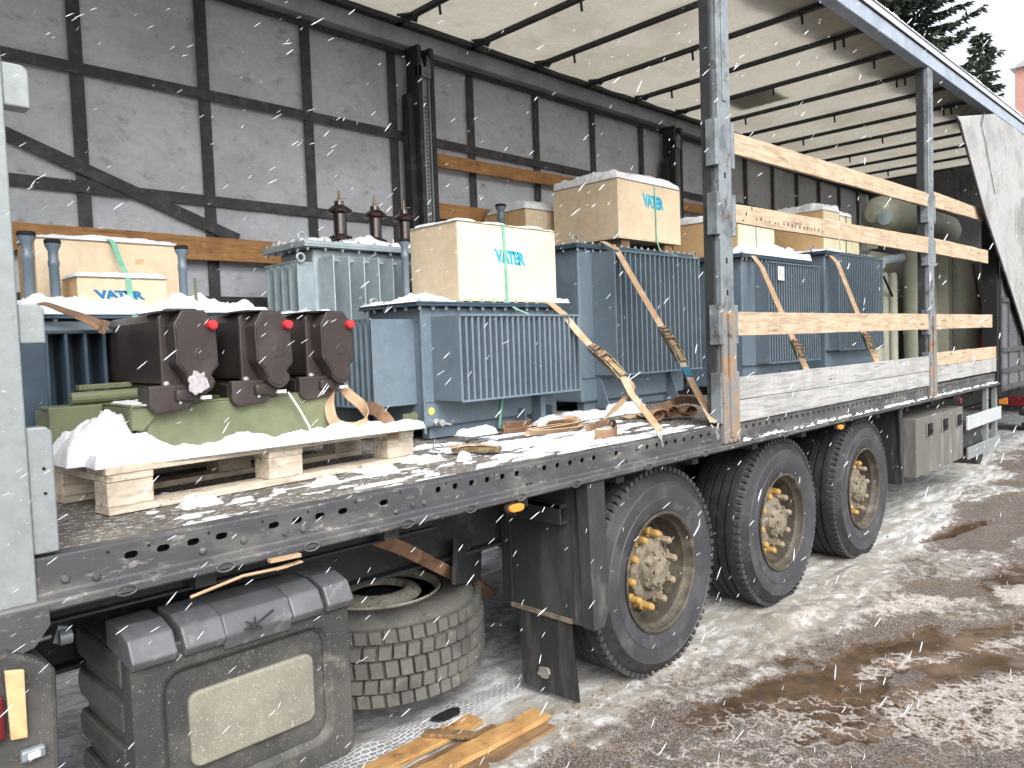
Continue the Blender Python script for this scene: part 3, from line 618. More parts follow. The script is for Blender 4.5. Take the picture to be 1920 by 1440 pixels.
def wheel(cx, yf, dirty=.5, near=True, seed=0):
    sgn = 1 if near else -1; rs = random.Random(seed); cz = .512
    we = bpy.data.objects.new('wheel', None); COL.objects.link(we); we.parent = T; W0[we] = W0[T]
    b = tyre_mesh((cx, yf, cz), 'y') if near else tyre_mesh((cx, yf - .385, cz), 'y')
    # shoulder sipes
    for k in range(76):
        t = 2 * math.pi * k / 76 + rs.random() * .01
        for yy in ((.014, .062) if near else ()):
            pass
        if near:
            rr = .507; c = Vector((cx + rr * math.cos(t), yf + .036, cz + rr * math.sin(t)))
            b.obox(c, (.022, .034, .024), (0, -math.degrees(t) + 90, 0))
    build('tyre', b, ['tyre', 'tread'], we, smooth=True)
    if not near: return
    d = .0
    b = MB()   # rim: flange, deep barrel, disc
    b.lathe([(.286, .03), (.298, .002), (.300, -.004), (.290, -.008), (.281, .0), (.276, .03), (.262, .045), (.258, .10), (.245, .135), (.225, .145), (.205, .125), (.185, .112), (.13, .112), (.13, .14), (.27, .16), (.286, .06)], (cx, yf, cz), 'y', 64, closed=True)
    build('rim', b, 'rim', we, smooth=True)
    b = MB(); hl = []
    for k in range(10):
        t = 2 * math.pi * (k + .5) / 10; b.lathe([(.020, .0), (.020, -.003)], (cx + .222 * math.cos(t), yf + .1435, cz + .222 * math.sin(t)), 'y', 12)
    build('hand_holes', b, 'black', we)
    b = MB(); b.lathe([(.152, .12), (.152, .080), (.132, .066), (.105, .066), (.100, .040), (.085, .030), (.075, .012), (.050, .004), (.0, .002)], (cx, yf, cz), 'y', 40)
    for k in range(8):
        t = 2 * math.pi * k / 8 + .2; b.lathe([(.010, .05), (.010, .018), (0, .016)], (cx + .092 * math.cos(t), yf, cz + .092 * math.sin(t)), 'y', 8)
    build('hub', b, 'hub', we, smooth=True)
    b = MB()
    for k in range(5):
        t = 2 * math.pi * k / 5 + .5; b.lathe([(.009, .018), (.009, .006)], (cx + .058 * math.cos(t), yf, cz + .058 * math.sin(t)), 'y', 8)
    build('hub_recess', b, 'black', we)
    for k in range(10):
        t = 2 * math.pi * k / 10 + .12
        px, pz = cx + .180 * math.cos(t), cz + .180 * math.sin(t)
        yel = math.cos(t) < .35 and rs.random() < dirty or (math.sin(t) > .2 and math.cos(t) < .3)
        b = MB(); b.lathe([(.028, .112), (.028, .094), (.020, .088), (.019, .045), (.013, .034), (.0, .032)], (px, yf, pz), 'y', 6 if not yel else 10)
        ta = t + math.pi / 2 + rs.uniform(-.4, .4)
        b.obox((px + .020 * math.cos(ta), yf + .086, pz + .020 * math.sin(ta)), (.040, .013, .015), (0, -math.degrees(ta), 0))
        build('lug_nut', b, 'yellow' if yel else 'nutdirty', we)
for i in range(3):
    wheel(1.31 * i, .045, (.75, .85, .9)[i], True, i + 3); wheel(1.31 * i, 2.42, .5, False, i)
    b = MB(); b.tube([(1.31 * i, .4, .512), (1.31 * i, 2.06, .512)], .06, 12); b.obox((1.31 * i, .66, .62), (.5, .09, .12)); b.lathe([(.2, .40), (.2, .56)], (1.31 * i, 0, .512), 'y', 24); build('axle', b, 'darksteel', T)
# mudguards and flaps
b = MB(); b.box(-.600, -.588, .06, .56, .405, 1.05)
for y in (.10, .50): b.box(-.603, -.600, y - .008, y + .008, .44, 1.03)
b.prism([(-.62, 1.05), (-.50, 1.05), (-.49, .47), (-.53, .40), (-.60, .40)], 'y', -.005, .06)
mg = build('mudguard', b, 'guard', T, bevel=.006)
b = MB(); b.box(-.66, -.605, .12, .46, .93, .95); b.box(-.66, -.652, .12, .46, .87, .95); b.box(-.66, -.605, .12, .46, .86, .873); build('mudguard_bracket', b, 'darksteel', T, bevel=.002)
X = np.linspace(.13, .46, 12); Z = np.linspace(.045, .41, 14)
b = MB(); vs = []
for k in (0, .008):
    for z in Z:
        for y in X: vs.append((-.598 + k - .05 * (1 - (z - .04) / .37) * (y - .2), y - .03 * (1 - (z - .04) / .37), z))
n = len(X) * len(Z); fs = []
for k in (0, 1):
    for j in range(len(Z) - 1):
        for i in range(len(X) - 1): fs.append((k * n + j * 12 + i, k * n + j * 12 + i + 1, k * n + (j + 1) * 12 + i + 1, k * n + (j + 1) * 12 + i))
b.add(vs, fs); fl = build('mud_flap', b, 'flap', T, smooth=True)
b = MB(); b.box(-.608, -.600, .12, .50, .405, .425); build('flap_strip', b, 'hub', fl)
b = MB(); pts = []
rs = random.Random(4)
for k in range(16):
    t = 2 * math.pi * k / 16; r_ = .022 + .016 * rs.random(); pts.append((.30 + r_ * 1.1 * math.cos(t), .135 + r_ * math.sin(t)))
b.prism(pts, 'x', -.615, -.600); build('dried_mud_splat', b, 'dustpanel', fl)
b = MB(); b.box(3.34, 3.352, .04, .50, .43, 1.06); b.prism([(3.30, 1.06), (3.37, 1.06), (3.385, .43), (3.345, .43)], 'y', .02, .04); build('mudguard', b, 'flap', T, bevel=.004)
b = MB(); b.box(-.60, 3.40, .03, .60, 1.035, 1.045); build('mudguard_roof', b, 'black', T)
# lamps
def lamp(x, z, m='orange', L_=.075, H_=.030):
    b = MB(); P = [(x + L_ / 2 * math.copysign(abs(math.cos(t)) ** .6, math.cos(t)), z + H_ / 2 * math.copysign(abs(math.sin(t)) ** .8, math.sin(t))) for t in np.linspace(0, 2 * math.pi, 20, endpoint=False)]
    b.prism(P, 'y', -.036, -.018); o = build('marker_lamp', b, m, T, bevel=.004)
    P2 = [((a - x) * 1.18 + x, (c - z) * 1.25 + z) for a, c in P]
    b = MB(); b.prism(P2, 'y', -.0175, -.004); b.box(x - .01, x + .01, -.012, -.004, z, 1.06); build('lamp_base', b, 'darksteel', o)
lamp(-1.075, 1.030); lamp(2.02, 1.030); lamp(4.75, 1.0, 'redlens', .06, .05)
# locker behind the rear axle
b = MB(); pr = [(.45, .01), (.95, -.0), (.975, .02), (.975, .42), (.44, .42), (.43, .03)]
b.box(3.62, 4.94, .0, .42, .445, .93)
for k in range(3): b.box(3.86 + k * .42, 4.00 + k * .42, -.010, .0, .76, .88)
lk = build('rear_locker', b, 'greybox', T, bevel=.02, seg=3)
for k in range(3):
    b = MB(); b.box(3.88 + k * .42, 3.98 + k * .42, -.022, -.0145, .77, .87); b.box(3.90 + k * .42, 3.96 + k * .42, -.034, -.0225, .80, .815); build('locker_latch', b, 'black', lk)
b = MB(); b.box(5.06, 6.30, -.012, .01, .69, .825); build('side_guard_bar', b, 'white', T, bevel=.005)
b = MB(); b.box(5.08, 6.25, -.012, .01, .405, .52); build('side_guard_bar', b, 'galv', T, bevel=.005)
for x in (5.85, 6.2): 
    b = MB(); b.box(x - .03, x + .03, .011, .05, .41, 1.05); build('guard_bracket', b, 'galv', T)
b = MB(); b.box(5.05, 5.8, .30, .9, .35, .80); b.lathe([(.16, .1), (.16, .9)], (5.9, 0, .40), 'y', 20); build('air_tank', b, 'darksteel', T)
b = MB(); b.box(5.02, 5.80, .06, .08, .50, .70); build('dark_panel', b, 'darksteel', T)
# front toolbox with ribbed side, dished face and grey lid ------------
TBX0, TBX1 = -2.475, -1.805
tb = bpy.data.objects.new('toolbox', None); COL.objects.link(tb); tb.parent = T; W0[tb] = W0[T]
b = MB(); b.box(TBX0 + .01, TBX1 - .01, .055, .46, .36, .86)
for k in range(4):
    z0 = .39 + k * .125; b.prism([(.10, z0), (.47, z0), (.49, z0 + .03), (.49, z0 + .06), (.47, z0 + .085), (.10, z0 + .085)], 'x', TBX0 - .006, TBX0 + .03)
    b.prism([(.10, z0), (.47, z0), (.47, z0 + .085), (.10, z0 + .085)], 'x', TBX1 - .03, TBX1 + .006)
build('box_body', b, 'plastic', tb, bevel=.008)
def frame(b, x0, x1, z0, z1, t, y0, y1, rad=.05, tb_=None):
    """rounded rectangular ring facing -Y, sloped inner wall"""
    def rr(x0, x1, z0, z1, r, n=6):
        P = []
        for cx, cz, a in ((x1 - r, z1 - r, 0), (x0 + r, z1 - r, 90), (x0 + r, z0 + r, 180), (x1 - r, z0 + r, 270)):
            for i in range(n + 1): P.append((cx + r * math.cos(R(a + 90 * i / n)), cz + r * math.sin(R(a + 90 * i / n))))
        return P
    A = rr(x0, x1, z0, z1, rad * .6); B = rr(x0 + t, x1 - t, z0 + t, z1 - t, rad); C_ = rr(x0 + t + .02, x1 - t - .02, z0 + t + .02, z1 - t - .02, rad * .8)
    n = len(A); vs = [(x, y0, z) for x, z in A] + [(x, y0, z) for x, z in B] + [(x, y1, z) for x, z in C_] + [(x, y1 + .05, z) for x, z in A]
    fs = [(j, n + j, n + (j + 1) % n, (j + 1) % n) for j in range(n)] + [(n + j, 2 * n + j, 2 * n + (j + 1) % n, n + (j + 1) % n) for j in range(n)] + [tuple(range(2 * n, 3 * n))] + [(j, (j + 1) % n, 3 * n + (j + 1) % n, 3 * n + j) for j in range(n)]
    b.add(vs, fs)
b = MB(); frame(b, TBX0, TBX1, .345, .875, .075, .03, .052, .06); dr = build('box_door', b, 'plastic', tb, bevel=.006, smooth=True)
b = MB(); P = []
x0, x1, z0, z1, r_ = TBX0 + .15, TBX1 - .13, .50, .715, .03
for cx, cz, a in ((x1 - r_, z1 - r_, 0), (x0 + r_, z1 - r_, 90), (x0 + r_, z0 + r_, 180), (x1 - r_, z0 + r_, 270)):
    for i in range(5): P.append((cx + r_ * math.cos(R(a + 22.5 * i)), cz + r_ * math.sin(R(a + 22.5 * i))))
b.prism(P, 'y', .037, .06); build('door_panel', b, 'dustpanel', tb, bevel=.006, smooth=True)
for (xa, xb) in ((TBX0 - .004, TBX0 + .115), (TBX0 + .135, TBX0 + .25), (TBX0 + .25, TBX1 - .21), (TBX1 - .21, TBX1 - .105), (TBX1 - .09, TBX1 + .004)):
    wide = abs(xa - (TBX0 + .25)) < .01
    b = MB(); q = .006 if not wide else 0.
    b.prism([(.020 - q, .835 - (0 if not wide else .02)), (.004 - q, .86), (.030, .915), (.10, .935), (.20, .935), (.20, .86)], 'x', xa, xb); build('lid_section', b, 'lid', tb, bevel=.006)
b = MB(); cx = TBX0 + .33
b.lathe([(.006, 0), (.006, -.02)], (cx, .008, .872), 'y', 8)
for a in range(0, 360, 60): b.bar((cx, -.008, .874), (cx + .030 * math.cos(R(a + 20)), -.004, .874 + .022 * math.sin(R(a + 20))), .005, .005)
b.bar((cx, -.012, .874), (cx + .055, -.02, .905), .006, .006); build('lid_latch', b, 'darksteel', tb)
# yellowed lever rod and clamp over the toolbox
b = MB(); b.tube([atY(357, 1120, -.045), atY(455, 1080, -.045), atY(540, 1062, -.045)], .0045, 8); b.bar(atY(505, 1052, -.05), atY(562, 1040, -.05), .02, .010); b.bar(atY(515, 1068, -.04), atY(565, 1052, -.04), .02, .004); build('locking_lever', b, 'webbing', T)
b = MB(); b.tube([(-3.0, .2, .905), atY(96, 1193, .2)], .006, 8); b.lathe([(.020, 0), (.020, .03)], atY(110, 1197, .18), 'x', 14); b.bar(atY(108, 1205, .2), atY(118, 1172, .2), .025, .03); b.tube([atY(120, 1195, .2), atY(133, 1200, .2)], .01, 8); build('winding_rod', b, 'pillar', T, smooth=True)
# grey cross brace / mudguard edge under the middle
b = MB(); b.bar((-.95, .5, .70), (-.62, .7, .60), .02, .2); build('support_plate', b, 'darksteel', T)

# ------------------------------------------------------------------ slats in the pillar pockets
def slat(name, x0, x1, z0, z1, m, label, y=-.012, th=.026, group=None, droop=0, z0b=None, z1b=None, cat='plank'):
    b = MB(); z0b = z0 if z0b is None else z0b; z1b = z1 if z1b is None else z1b
    n = 10; vs = []; rs = random.Random(int(x0 * 100 + z0 * 1000))
    for i in range(n + 1):
        t = i / n; x = x0 + (x1 - x0) * t; a = z0 + (z0b - z0) * t - droop * math.sin(math.pi * t) + rs.uniform(-.002, .002); c = z1 + (z1b - z1) * t - droop * math.sin(math.pi * t) + rs.uniform(-.002, .002)
        vs += [(x, y, a), (x, y, c), (x, y + th, c), (x, y + th, a)]
    fs = [(0, 1, 2, 3), (n * 4 + 3, n * 4 + 2, n * 4 + 1, n * 4)]
    for i in range(n): fs += [(i * 4 + j, (i + 1) * 4 + j, (i + 1) * 4 + (j + 1) % 4, i * 4 + (j + 1) % 4) for j in range(4)]
    b.add(vs, fs); return build(name, b, m, bevel=.002, label=label, category=cat, **({'group': group} if group else {}))
G = 'wooden side slats across the open near side'
slat('timber_plank', .665, 3.945, 2.642, 2.757, 'slat', 'topmost long pale plank between the middle and rear pillars', z0b=2.69, z1b=2.80, group=G)
slat('timber_plank', .665, 3.945, 2.275, 2.375, 'slat', 'long pale plank with stencil marks at cardboard box height between the pillars', z0b=2.30, z1b=2.435, group=G, cat='plank')
slat('timber_plank', .665, 3.945, 1.663, 1.793, 'slat', 'long pale plank in front of the radiators, third down from the roof', group=G)
slat('timber_plank', 4.085, 5.62, 2.70, 2.83, 'slat', 'short topmost plank behind the rear pillar, its cut end by the open curtain', z0b=2.72, z1b=2.83, group=G)
slat('timber_plank', 4.085, 5.80, 2.31, 2.44, 'slat', 'short plank behind the rear pillar, second from the top', group=G)
slat('timber_plank', 4.085, 5.95, 1.663, 1.793, 'slat', 'short plank behind the rear pillar in front of the round olive tanks', group=G)
slat('timber_plank', 4.085, 6.10, 1.345, 1.462, 'slat', 'orange-toned board lying on top of the grey board behind the rear pillar', group=G)
G2 = 'weathered grey bottom boards'
slat('weathered_plank', .665, 3.945, 1.314, 1.437, 'board', 'upper whitish weathered board above the first two rear wheels', group=G2)
slat('weathered_plank', .665, 3.945, 1.190, 1.310, 'board', 'lower whitish weathered board resting on the side rail', group=G2)
slat('weathered_plank', 4.085, 6.10, 1.205, 1.340, 'board', 'short grey weathered board resting on the rail behind the rear pillar', group=G2)
# faint stencil dashes printed on the second slat
b = MB(); rs = random.Random(2)
for i in range(20):
    x = .76 + i * .055 + rs.uniform(-.01, .01); z = 2.30 + rs.uniform(0, .012) if i > 2 else 2.29 + .035 * (i % 3)
    b.box(x, x + rs.uniform(.006, .014), -.0142, -.0126, z, z + rs.uniform(.008, .022))
sl2 = bpy.data.objects['timber_plank.001']; build('stencil_marks', b, 'strapwall', sl2)
G3 = 'orange slats along the far wall'
slat('timber_plank', -2.90, .40, 2.225, 2.362, 'slatold', 'long orange plank along the far wall behind the left crates', y=2.40, group=G3)
slat('timber_plank', .57, 3.70, 3.020, 3.120, 'slatold', 'upper orange plank on the far wall right of the perforated pillar', y=2.40, group=G3, z0b=3.05, z1b=3.15)
slat('timber_plank', .57, 3.70, 2.632, 2.752, 'slatold', 'lower orange plank on the far wall right of the perforated pillar', y=2.40, group=G3)
slat('timber_plank', 3.88, 9.2, 3.02, 3.12, 'slatold', 'dim orange plank on the far wall behind the middle pillar', y=2.40, group=G3)

# ------------------------------------------------------------------ transformers
def fins(b, axis, a0, a1, base, tip, z0, z1, n, th=.014, rail=True):
    """corrugated wall: n thin fins standing off a face. axis 'x': fins spread along x, project in y"""
    for i in range(n):
        t = a0 + (a1 - a0) * (i / (n - 1))
        if axis == 'x': b.prism([(t - th * .3, base), (t - th * .3, tip + .006), (t - th / 2, tip + .003), (t - th * .35, tip), (t + th * .35, tip), (t + th / 2, tip + .003), (t + th * .3, tip + .006), (t + th * .3, base)][::-1], 'z', z0, z1)
        else: b.box(base, tip, t - th / 2, t + th / 2, z0, z1)
    if rail:
        for z in (z0, z1):
            if axis == 'x': b.box(a0 - th / 2, a1 + th / 2, tip - .006, tip + .006, z - .005, z + .005)
            else: b.box(tip - .006, tip + .006, a0 - th / 2, a1 + th / 2, z - .005, z + .005)
def transformer(label, tank, lid, front=None, left=None, m='blue', lidm='bluedark', nb=(12, 5), base=True, group=None, extras=None):
    x0, x1, y0, y1, z0, z1 = tank
    t = thing('power_transformer', label, 'transformer', ((x0 + x1) / 2, (y0 + y1) / 2, ZF), group)
    b = MB(); b.box(x0, x1, y0, y1, z0 + .06, z1); tk = build('tank', b, m, t, bevel=.014, seg=3)
    lx0, lx1, ly0, ly1, lz0, lz1 = lid
    b = MB(); b.box(lx0, lx1, ly0, ly1, lz0, lz0 + .011); b.box(lx0 + .004, lx1 - .004, ly0 + .004, ly1 - .004, lz0 + .0125, lz1)
    ld_ = build('cover', b, lidm, t, bevel=.002)
    proto = None
    def bolt(x, y):
        nonlocal proto
        if proto is None:
            bb = MB(); bb.lathe([(0, lz0 - .020), (.007, lz0 - .019), (.007, lz0 - .008), (.011, lz0 - .008), (.011, lz0 - .001), (.005, lz0), (.005, lz1), (.011, lz1 + .0005), (.011, lz1 + .007), (.007, lz1 + .009), (.007, lz1 + .016), (0, lz1 + .017)], (x, y, 0), 'z', 6)
            proto = build('cover_bolt', bb, 'bolt', ld_); proto['_x'] = 0; del proto['_x']; proto_pos[0] = (x, y)
        else: dupchild(proto, (x - proto_pos[0][0], y - proto_pos[0][1], 0), ld_)
    proto_pos = [None]
    for i in range(nb[0]): bolt(lx0 + .03 + (lx1 - lx0 - .06) * i / (nb[0] - 1), ly0 + .022)
    for i in range(1, nb[1]): bolt(lx0 + .022, ly0 + .03 + (ly1 - ly0 - .06) * i / (nb[1] - 1))
    if front:
        fx0, fx1, fy, fz0, fz1, n = front
        b = MB(); fins(b, 'x', fx0 + .006, fx1 - .006, y0, fy, fz0, fz1, n)
        b.box(fx0 - .002, fx0 + .006, fy + .002, y0, fz0, fz1); build('radiator', b, m, t)
    if left:
        ly0_, ly1_, fx, fz0, fz1, n = left
        b = MB(); fins(b, 'y', ly0_ + .006, ly1_, x0, fx, fz0, fz1, n); b.box(fx, x0, ly0_ - .002, ly0_ + .008, fz0, fz1); build('radiator', b, m, t, bevel=.002)
    if base:
        b = MB(); b.box(x0 + .05, x1 - .05, y0 + .03, y0 + .09, z0, z0 + .06); build('skid', b, m, t)
        b = MB(); b.box(x0 + .05, x1 - .05, y1 - .09, y1 - .03, z0, z0 + .06); build('skid', b, m, t)
    W0[t] = Vector(t.location); t_ = t
    return t, ld_
def eye(parent, x, y, z, m='galv', r=.022, yaw=0):
    b = MB(); P = [Vector((x + r * math.cos(a) * math.cos(yaw), y + r * math.cos(a) * math.sin(yaw), z + r * .9 + r * math.sin(a))) for a in np.linspace(0, 2 * math.pi, 18, endpoint=False)]
    b.tube(P, .0065, 8, closed=True); build('lifting_eye', b, m, parent, smooth=True)
def bushing(parent, x, y, z, h=.25, s=1., snowcap=False):
    k = h / .355; p = [(.040, 0), (.040, .05 * k), (.060, .06 * k), (.062, .078 * k), (.045, .088 * k), (.034, .095 * k), (.034, .215 * k), (.062, .225 * k), (.064, .240 * k), (.040, .262 * k), (.027, .268 * k), (.025, .292 * k), (.012, .294 * k)]
    b = MB(); b.lathe([(r * s, z_) for r, z_ in p], (x, y, z), 'z', 24); o = build('porcelain_bushing', b, 'porc', parent, smooth=True)
    b = MB(); b.lathe([(.012 * s, h * .78), (.014 * s, h * .80), (.007 * s, h * .84), (.007 * s, h), (0, h + .002)], (x, y, z), 'z', 10); b.bar((x - .02, y, z + h * .86), (x + .045, y - .01, z + h * .88), .008, .004); build('terminal', b, 'zinc', o)
def pipe(parent, x, y, z0, z1, r=.019, m='blue'):
    b = MB(); b.lathe([(r, z0), (r, z1 - .10), (r * 1.15, z1 - .095), (r * 1.15, z1 - .075), (r, z1 - .07), (r, z1 - .035), (r * 1.6, z1 - .012), (r * 1.6, z1)], (x, y, 0), 'z', 20); o = build('bushing_turret', b, m, parent, smooth=True)
    b = MB(); b.lathe([(r * 1.62, z1 - .006), (r * 1.68, z1 + .004), (r * 1.5, z1 + .012), (0, z1 + .012)], (x, y, 0), 'z', 20); build('turret_cap', b, 'black', o, smooth=True)
GT = 'blue-grey oil transformers loaded along the deck'
# A: central front
A, Al = transformer('low blue-grey transformer with a drain valve, under the pale yellow crate', (-.722, .285, .956, 1.42, 1.19, 1.870), (-.775, .315, .915, 1.43, 1.868, 1.892),
                    (-.659, .252, .738, 1.388, 1.813, 23), (1.018, 1.40, -.985, 1.372, 1.806, 9), group=GT, nb=(13, 6))
b = MB(); b.prism([(-.735, 1.22), (-.722, 1.22), (-.722, 1.86), (-.735, 1.86)], 'y', .944, .957); b.prism([(-.722, 1.38), (-.60, 1.38), (-.60, 1.386), (-.722, 1.386)], 'y', .95, .956); build('corner_weld', b, 'blue', A, bevel=.003)
b = MB(); b.lathe([(.020, 0), (.020, -.018), (.014, -.022), (.014, -.045), (.018, -.047), (.018, -.058), (0, -.06)], (-.655, .956, 1.275), 'y', 16); b.bar((-.655, .905, 1.275), (-.60, .900, 1.262), .012, .010); build('drain_valve', b, 'bolt', A, smooth=True)
b = MB(); b.lathe([(.019, 0), (.019, -.002)], (-.68, .956, 1.335), 'y', 18); b.cur = 0; st = build('earth_sticker', b, 'zinc', A)
M['ice'] = mat('grey_frozen_slush', (.40, .38, .41), .6, c2=(.28, .26, .28), s2=60, bump=.6, bs=90)
M['stick'] = mat('yellow_green_sticker', (.62, .64, .10), .5, bump=0); st.data.materials[0] = M['stick']
b = MB(); b.prism([(.06, 1.20), (.10, 1.20), (.10, 1.36), (.06, 1.36)], 'y', .88, .955); build('base_gusset', b, 'blue', A)
for x in (-.05, .18):
    b = MB(); b.box(x, x + .006, .90, .955, 1.20, 1.30); build('base_rib', b, 'blue', A)
b = MB(); b.lathe([(.022, 0), (.022, .006)], (-.79, .955, 1.32), 'y', 14); b.box(-.86, -.79, .956, .962, 1.305, 1.335); build('lifting_lug', b, 'olive', A)
eye(Al, -.72, 1.36, 1.89); pq = atY(758, 452, 1.34); pipe(A, pq.x, 1.34, 1.89, pq.z)
# lettering pressed on the left radiator face is only faint scratching: left plain
# B
B, Bl = transformer('tall blue-grey transformer left of the middle pillar, carrying the highest cream crate', (.842, 2.10, 1.225, 1.76, 1.19, 2.292), (.800, 2.24, 1.195, 1.80, 2.290, 2.322),
                    (.985, 2.045, 1.030, 1.430, 2.262, 19), None, group=GT, nb=(18, 6))
for x in (1.0, 1.35, 1.85):
    b = MB(); b.prism([(1.12, 1.21), (1.225, 1.21), (1.225, 1.42), (1.19, 1.42)], 'x', x, x + .01); build('base_rib', b, 'blue', B)
b = MB(); b.box(.842, .99, 1.215, 1.224, 1.415, 1.422); build('weld_line', b, 'blue', B)
b = MB(); b.box(2.101, 2.36, 1.235, 1.245, 1.43, 2.262); build('radiator', b, 'blue', B)
eye(Bl, .87, 1.27, 2.325, r=.030)
# C light grey behind, with three bushings
Ct, Cl = transformer('light grey transformer with three brown porcelain bushings on its snowy cover', (-.90, .40, 1.655, 2.02, 1.19, 2.225), (-.985, .50, 1.595, 2.08, 2.228, 2.262),
                    (-.86, .36, 1.60, 1.40, 2.16, 3), (1.66, 2.0, -1.0, 1.40, 2.15, 5), m='bluelight', lidm='bluelight', group=GT, nb=(14, 6))
b = MB()
for i in range(13):
    x = -.87 + i * .098; b.prism([(x - .004, 1.655), (x + .012, 1.655), (x + .004, 1.50), (x - .004, 1.50)][::-1], 'z', 1.40, 2.155)
    b.prism([(x - .004, 1.50), (x + .004, 1.50), (x + .010, 1.655), (x, 1.655)], 'z', 2.155, 2.175)
build('radiator', b, 'bluelight', Ct, bevel=.002)
for (x, y, s) in ((-.560, 1.90, 1.15), (-.290, 1.92, 1.12), (-.055, 1.93, 1.12)): bushing(Cl, x, y, 2.262, .355, s)
for (x, y) in ((-.42, 1.90), (-.16, 1.92)):
    b = MB(); b.tube([(x, y, 2.262), (x, y, 2.36)], .006, 8); build('stud', b, 'steel', Cl)
eye(Cl, -.96, 1.66, 2.262, 'bluelight', .024); eye(Ct, -.985, 1.64, 2.15, 'bluelight', .022)
# D left, behind the pallet
D, Dl = transformer('dark blue-grey transformer behind the leftmost galvanised pillar, two crates on its cover', (-2.62, -1.50, 1.26, 1.86, 1.19, 1.822), (-2.95, -1.36, 1.225, 1.90, 1.820, 1.838),
                    (-2.36, -1.56, 1.100, 1.400, 1.766, 13), None, m='bluedark', lidm='bluedark', group=GT, nb=(13, 4))
b = MB(); b.prism([(1.26, 1.815), (1.102, 1.768), (1.102, 1.758), (1.26, 1.758)], 'x', -2.37, -1.55); build('radiator_hood', b, 'blue', D)
b = MB(); b.box(-2.62, -2.362, 1.10, 1.11, 1.40, 1.80); build('radiator', b, 'bluedark', D)
pipe(D, -2.34, 1.34, 1.838, 2.150, .0200); pipe(D, -2.235, 1.40, 1.838, 2.135, .0185); pipe(D, -1.745, 1.34, 1.838, 2.135, .0175)
b = MB(); b.tube([(-1.715, 1.28, 1.838), (-1.718, 1.28, 2.0)], .0065, 8); b.prism([(-1.76, 1.838), (-1.67, 1.838), (-1.69, 1.87), (-1.715, 1.885), (-1.74, 1.87)], 'y', 1.29, 1.30); build('stud', b, 'olive', Dl)
# E behind A and B
E_, El = transformer('blue-grey transformer hidden behind the two lettered crates, only its turret showing', (.55, 1.95, 1.86, 2.32, 1.19, 2.35), (.50, 2.0, 1.83, 2.35, 2.35, 2.375), None, None, group=GT, nb=(10, 4))
pipe(E_, .80, 1.90, 2.375, 2.665, .024)
# G, H beyond the middle pillar
G_, Gl = transformer('blue-grey transformer right of the middle pillar with a white notice plate on its fins', (2.49, 3.62, .92, 1.46, 1.19, 2.285), (2.44, 3.72, .88, 1.50, 2.283, 2.318),
                     (2.70, 3.66, .80, 1.435, 2.25, 22), None, group=GT, nb=(20, 5))
b = MB(); b.box(2.48, 3.60, .90, .92, 1.425, 1.432); build('weld_line', b, 'blue', G_)
pp = [atY(1459, 499, .785), atY(1471, 526, .785)]
b = MB(); b.box(pp[0].x, pp[1].x, .786, .790, pp[1].z, pp[0].z); npl = build('notice_plate', b, 'paper', G_)
b = MB(); dx = pp[1].x - pp[0].x; dz = pp[0].z - pp[1].z
b.box(pp[0].x + .2 * dx, pp[0].x + .35 * dx, .7845, .7855, pp[1].z + .35 * dz, pp[1].z + .75 * dz); b.box(pp[0].x + .5 * dx, pp[0].x + .8 * dx, .7845, .7855, pp[1].z + .3 * dz, pp[1].z + .42 * dz)
build('notice_print', b, 'print', npl)
eye(Gl, 2.50, 1.35, 2.32, r=.03)
for x in (2.7, 3.1, 3.5):
    b = MB(); b.prism([(.85, 1.21), (.92, 1.21), (.92, 1.36), (.90, 1.36)], 'x', x, x + .01); build('base_rib', b, 'blue', G_)
H_, Hl = transformer('farthest blue-grey transformer with finer ribs, beside the olive tanks', (4.02, 5.18, .90, 1.42, 1.19, 2.40), (3.98, 5.22, .86, 1.46, 2.398, 2.43),
                     (4.10, 5.22, .80, 1.50, 2.395, 26), None, group=GT, nb=(16, 4))
b = MB(); b.box(4.02, 5.2, .86, .90, 1.50, 1.507); build('weld_line', b, 'blue', H_)
eye(Hl, 3.98, 1.0, 2.43, r=.03)

# the olive transformer with round radiators and a conservator drum
OT = thing('oil_transformer', 'olive green transformer at the rear with round upright tanks and a horizontal drum on top', 'transformer', (6.3, 1.2, ZF))
b = MB(); b.box(5.55, 8.3, 1.05, 2.1, ZF, 2.55); build('tank', b, 'olivegrey', OT, bevel=.03, seg=3)
for (x, y, r, z1) in ((5.47, .98, .075, 2.38), (6.05, .72, .15, 2.62), (6.30, .70, .10, 2.58)):
    b = MB(); b.lathe([(r, ZF), (r, z1 - .03), (r * .9, z1), (0, z1)], (x, y, 0), 'z', 32); build('radiator', b, 'olivegrey', OT, smooth=True)
for k, (x, wd) in enumerate(((6.34, .05), (6.46, .06))):
    b = MB(); b.box(x, x + wd, .50, .56 + .1, ZF, 2.5); build('radiator', b, 'olivegrey', OT, bevel=.015, seg=3)
b = MB(); b.lathe([(.20, ZF), (.20, 2.48), (.17, 2.53), (0, 2.53)], (6.72, .48, 0), 'z', 36); build('radiator', b, 'olivegrey', OT, smooth=True)
ca, cb_ = 5.50, 8.0
b = MB(); b.lathe([(0, ca - .02), (.10, ca), (.19, ca + .14), (.20, ca + .18), (.20, cb_ - .1), (.18, cb_), (0, cb_ + .02)], (0, .98, 2.93), 'x', 40); dm = build('conservator_drum', b, 'olivegrey', OT, smooth=True)
b = MB(); b.lathe([(0, ca - .05), (.075, ca - .04), (.08, ca - .01)], (0, .86, 2.86), 'x', 20); build('end_cap', b, 'bluelight', dm, smooth=True)
for x in (5.45, 6.5):
    b = MB(); b.box(x, x + .08, .96, 1.04, 2.55, 2.74); build('drum_bracket', b, 'olivegrey', OT)
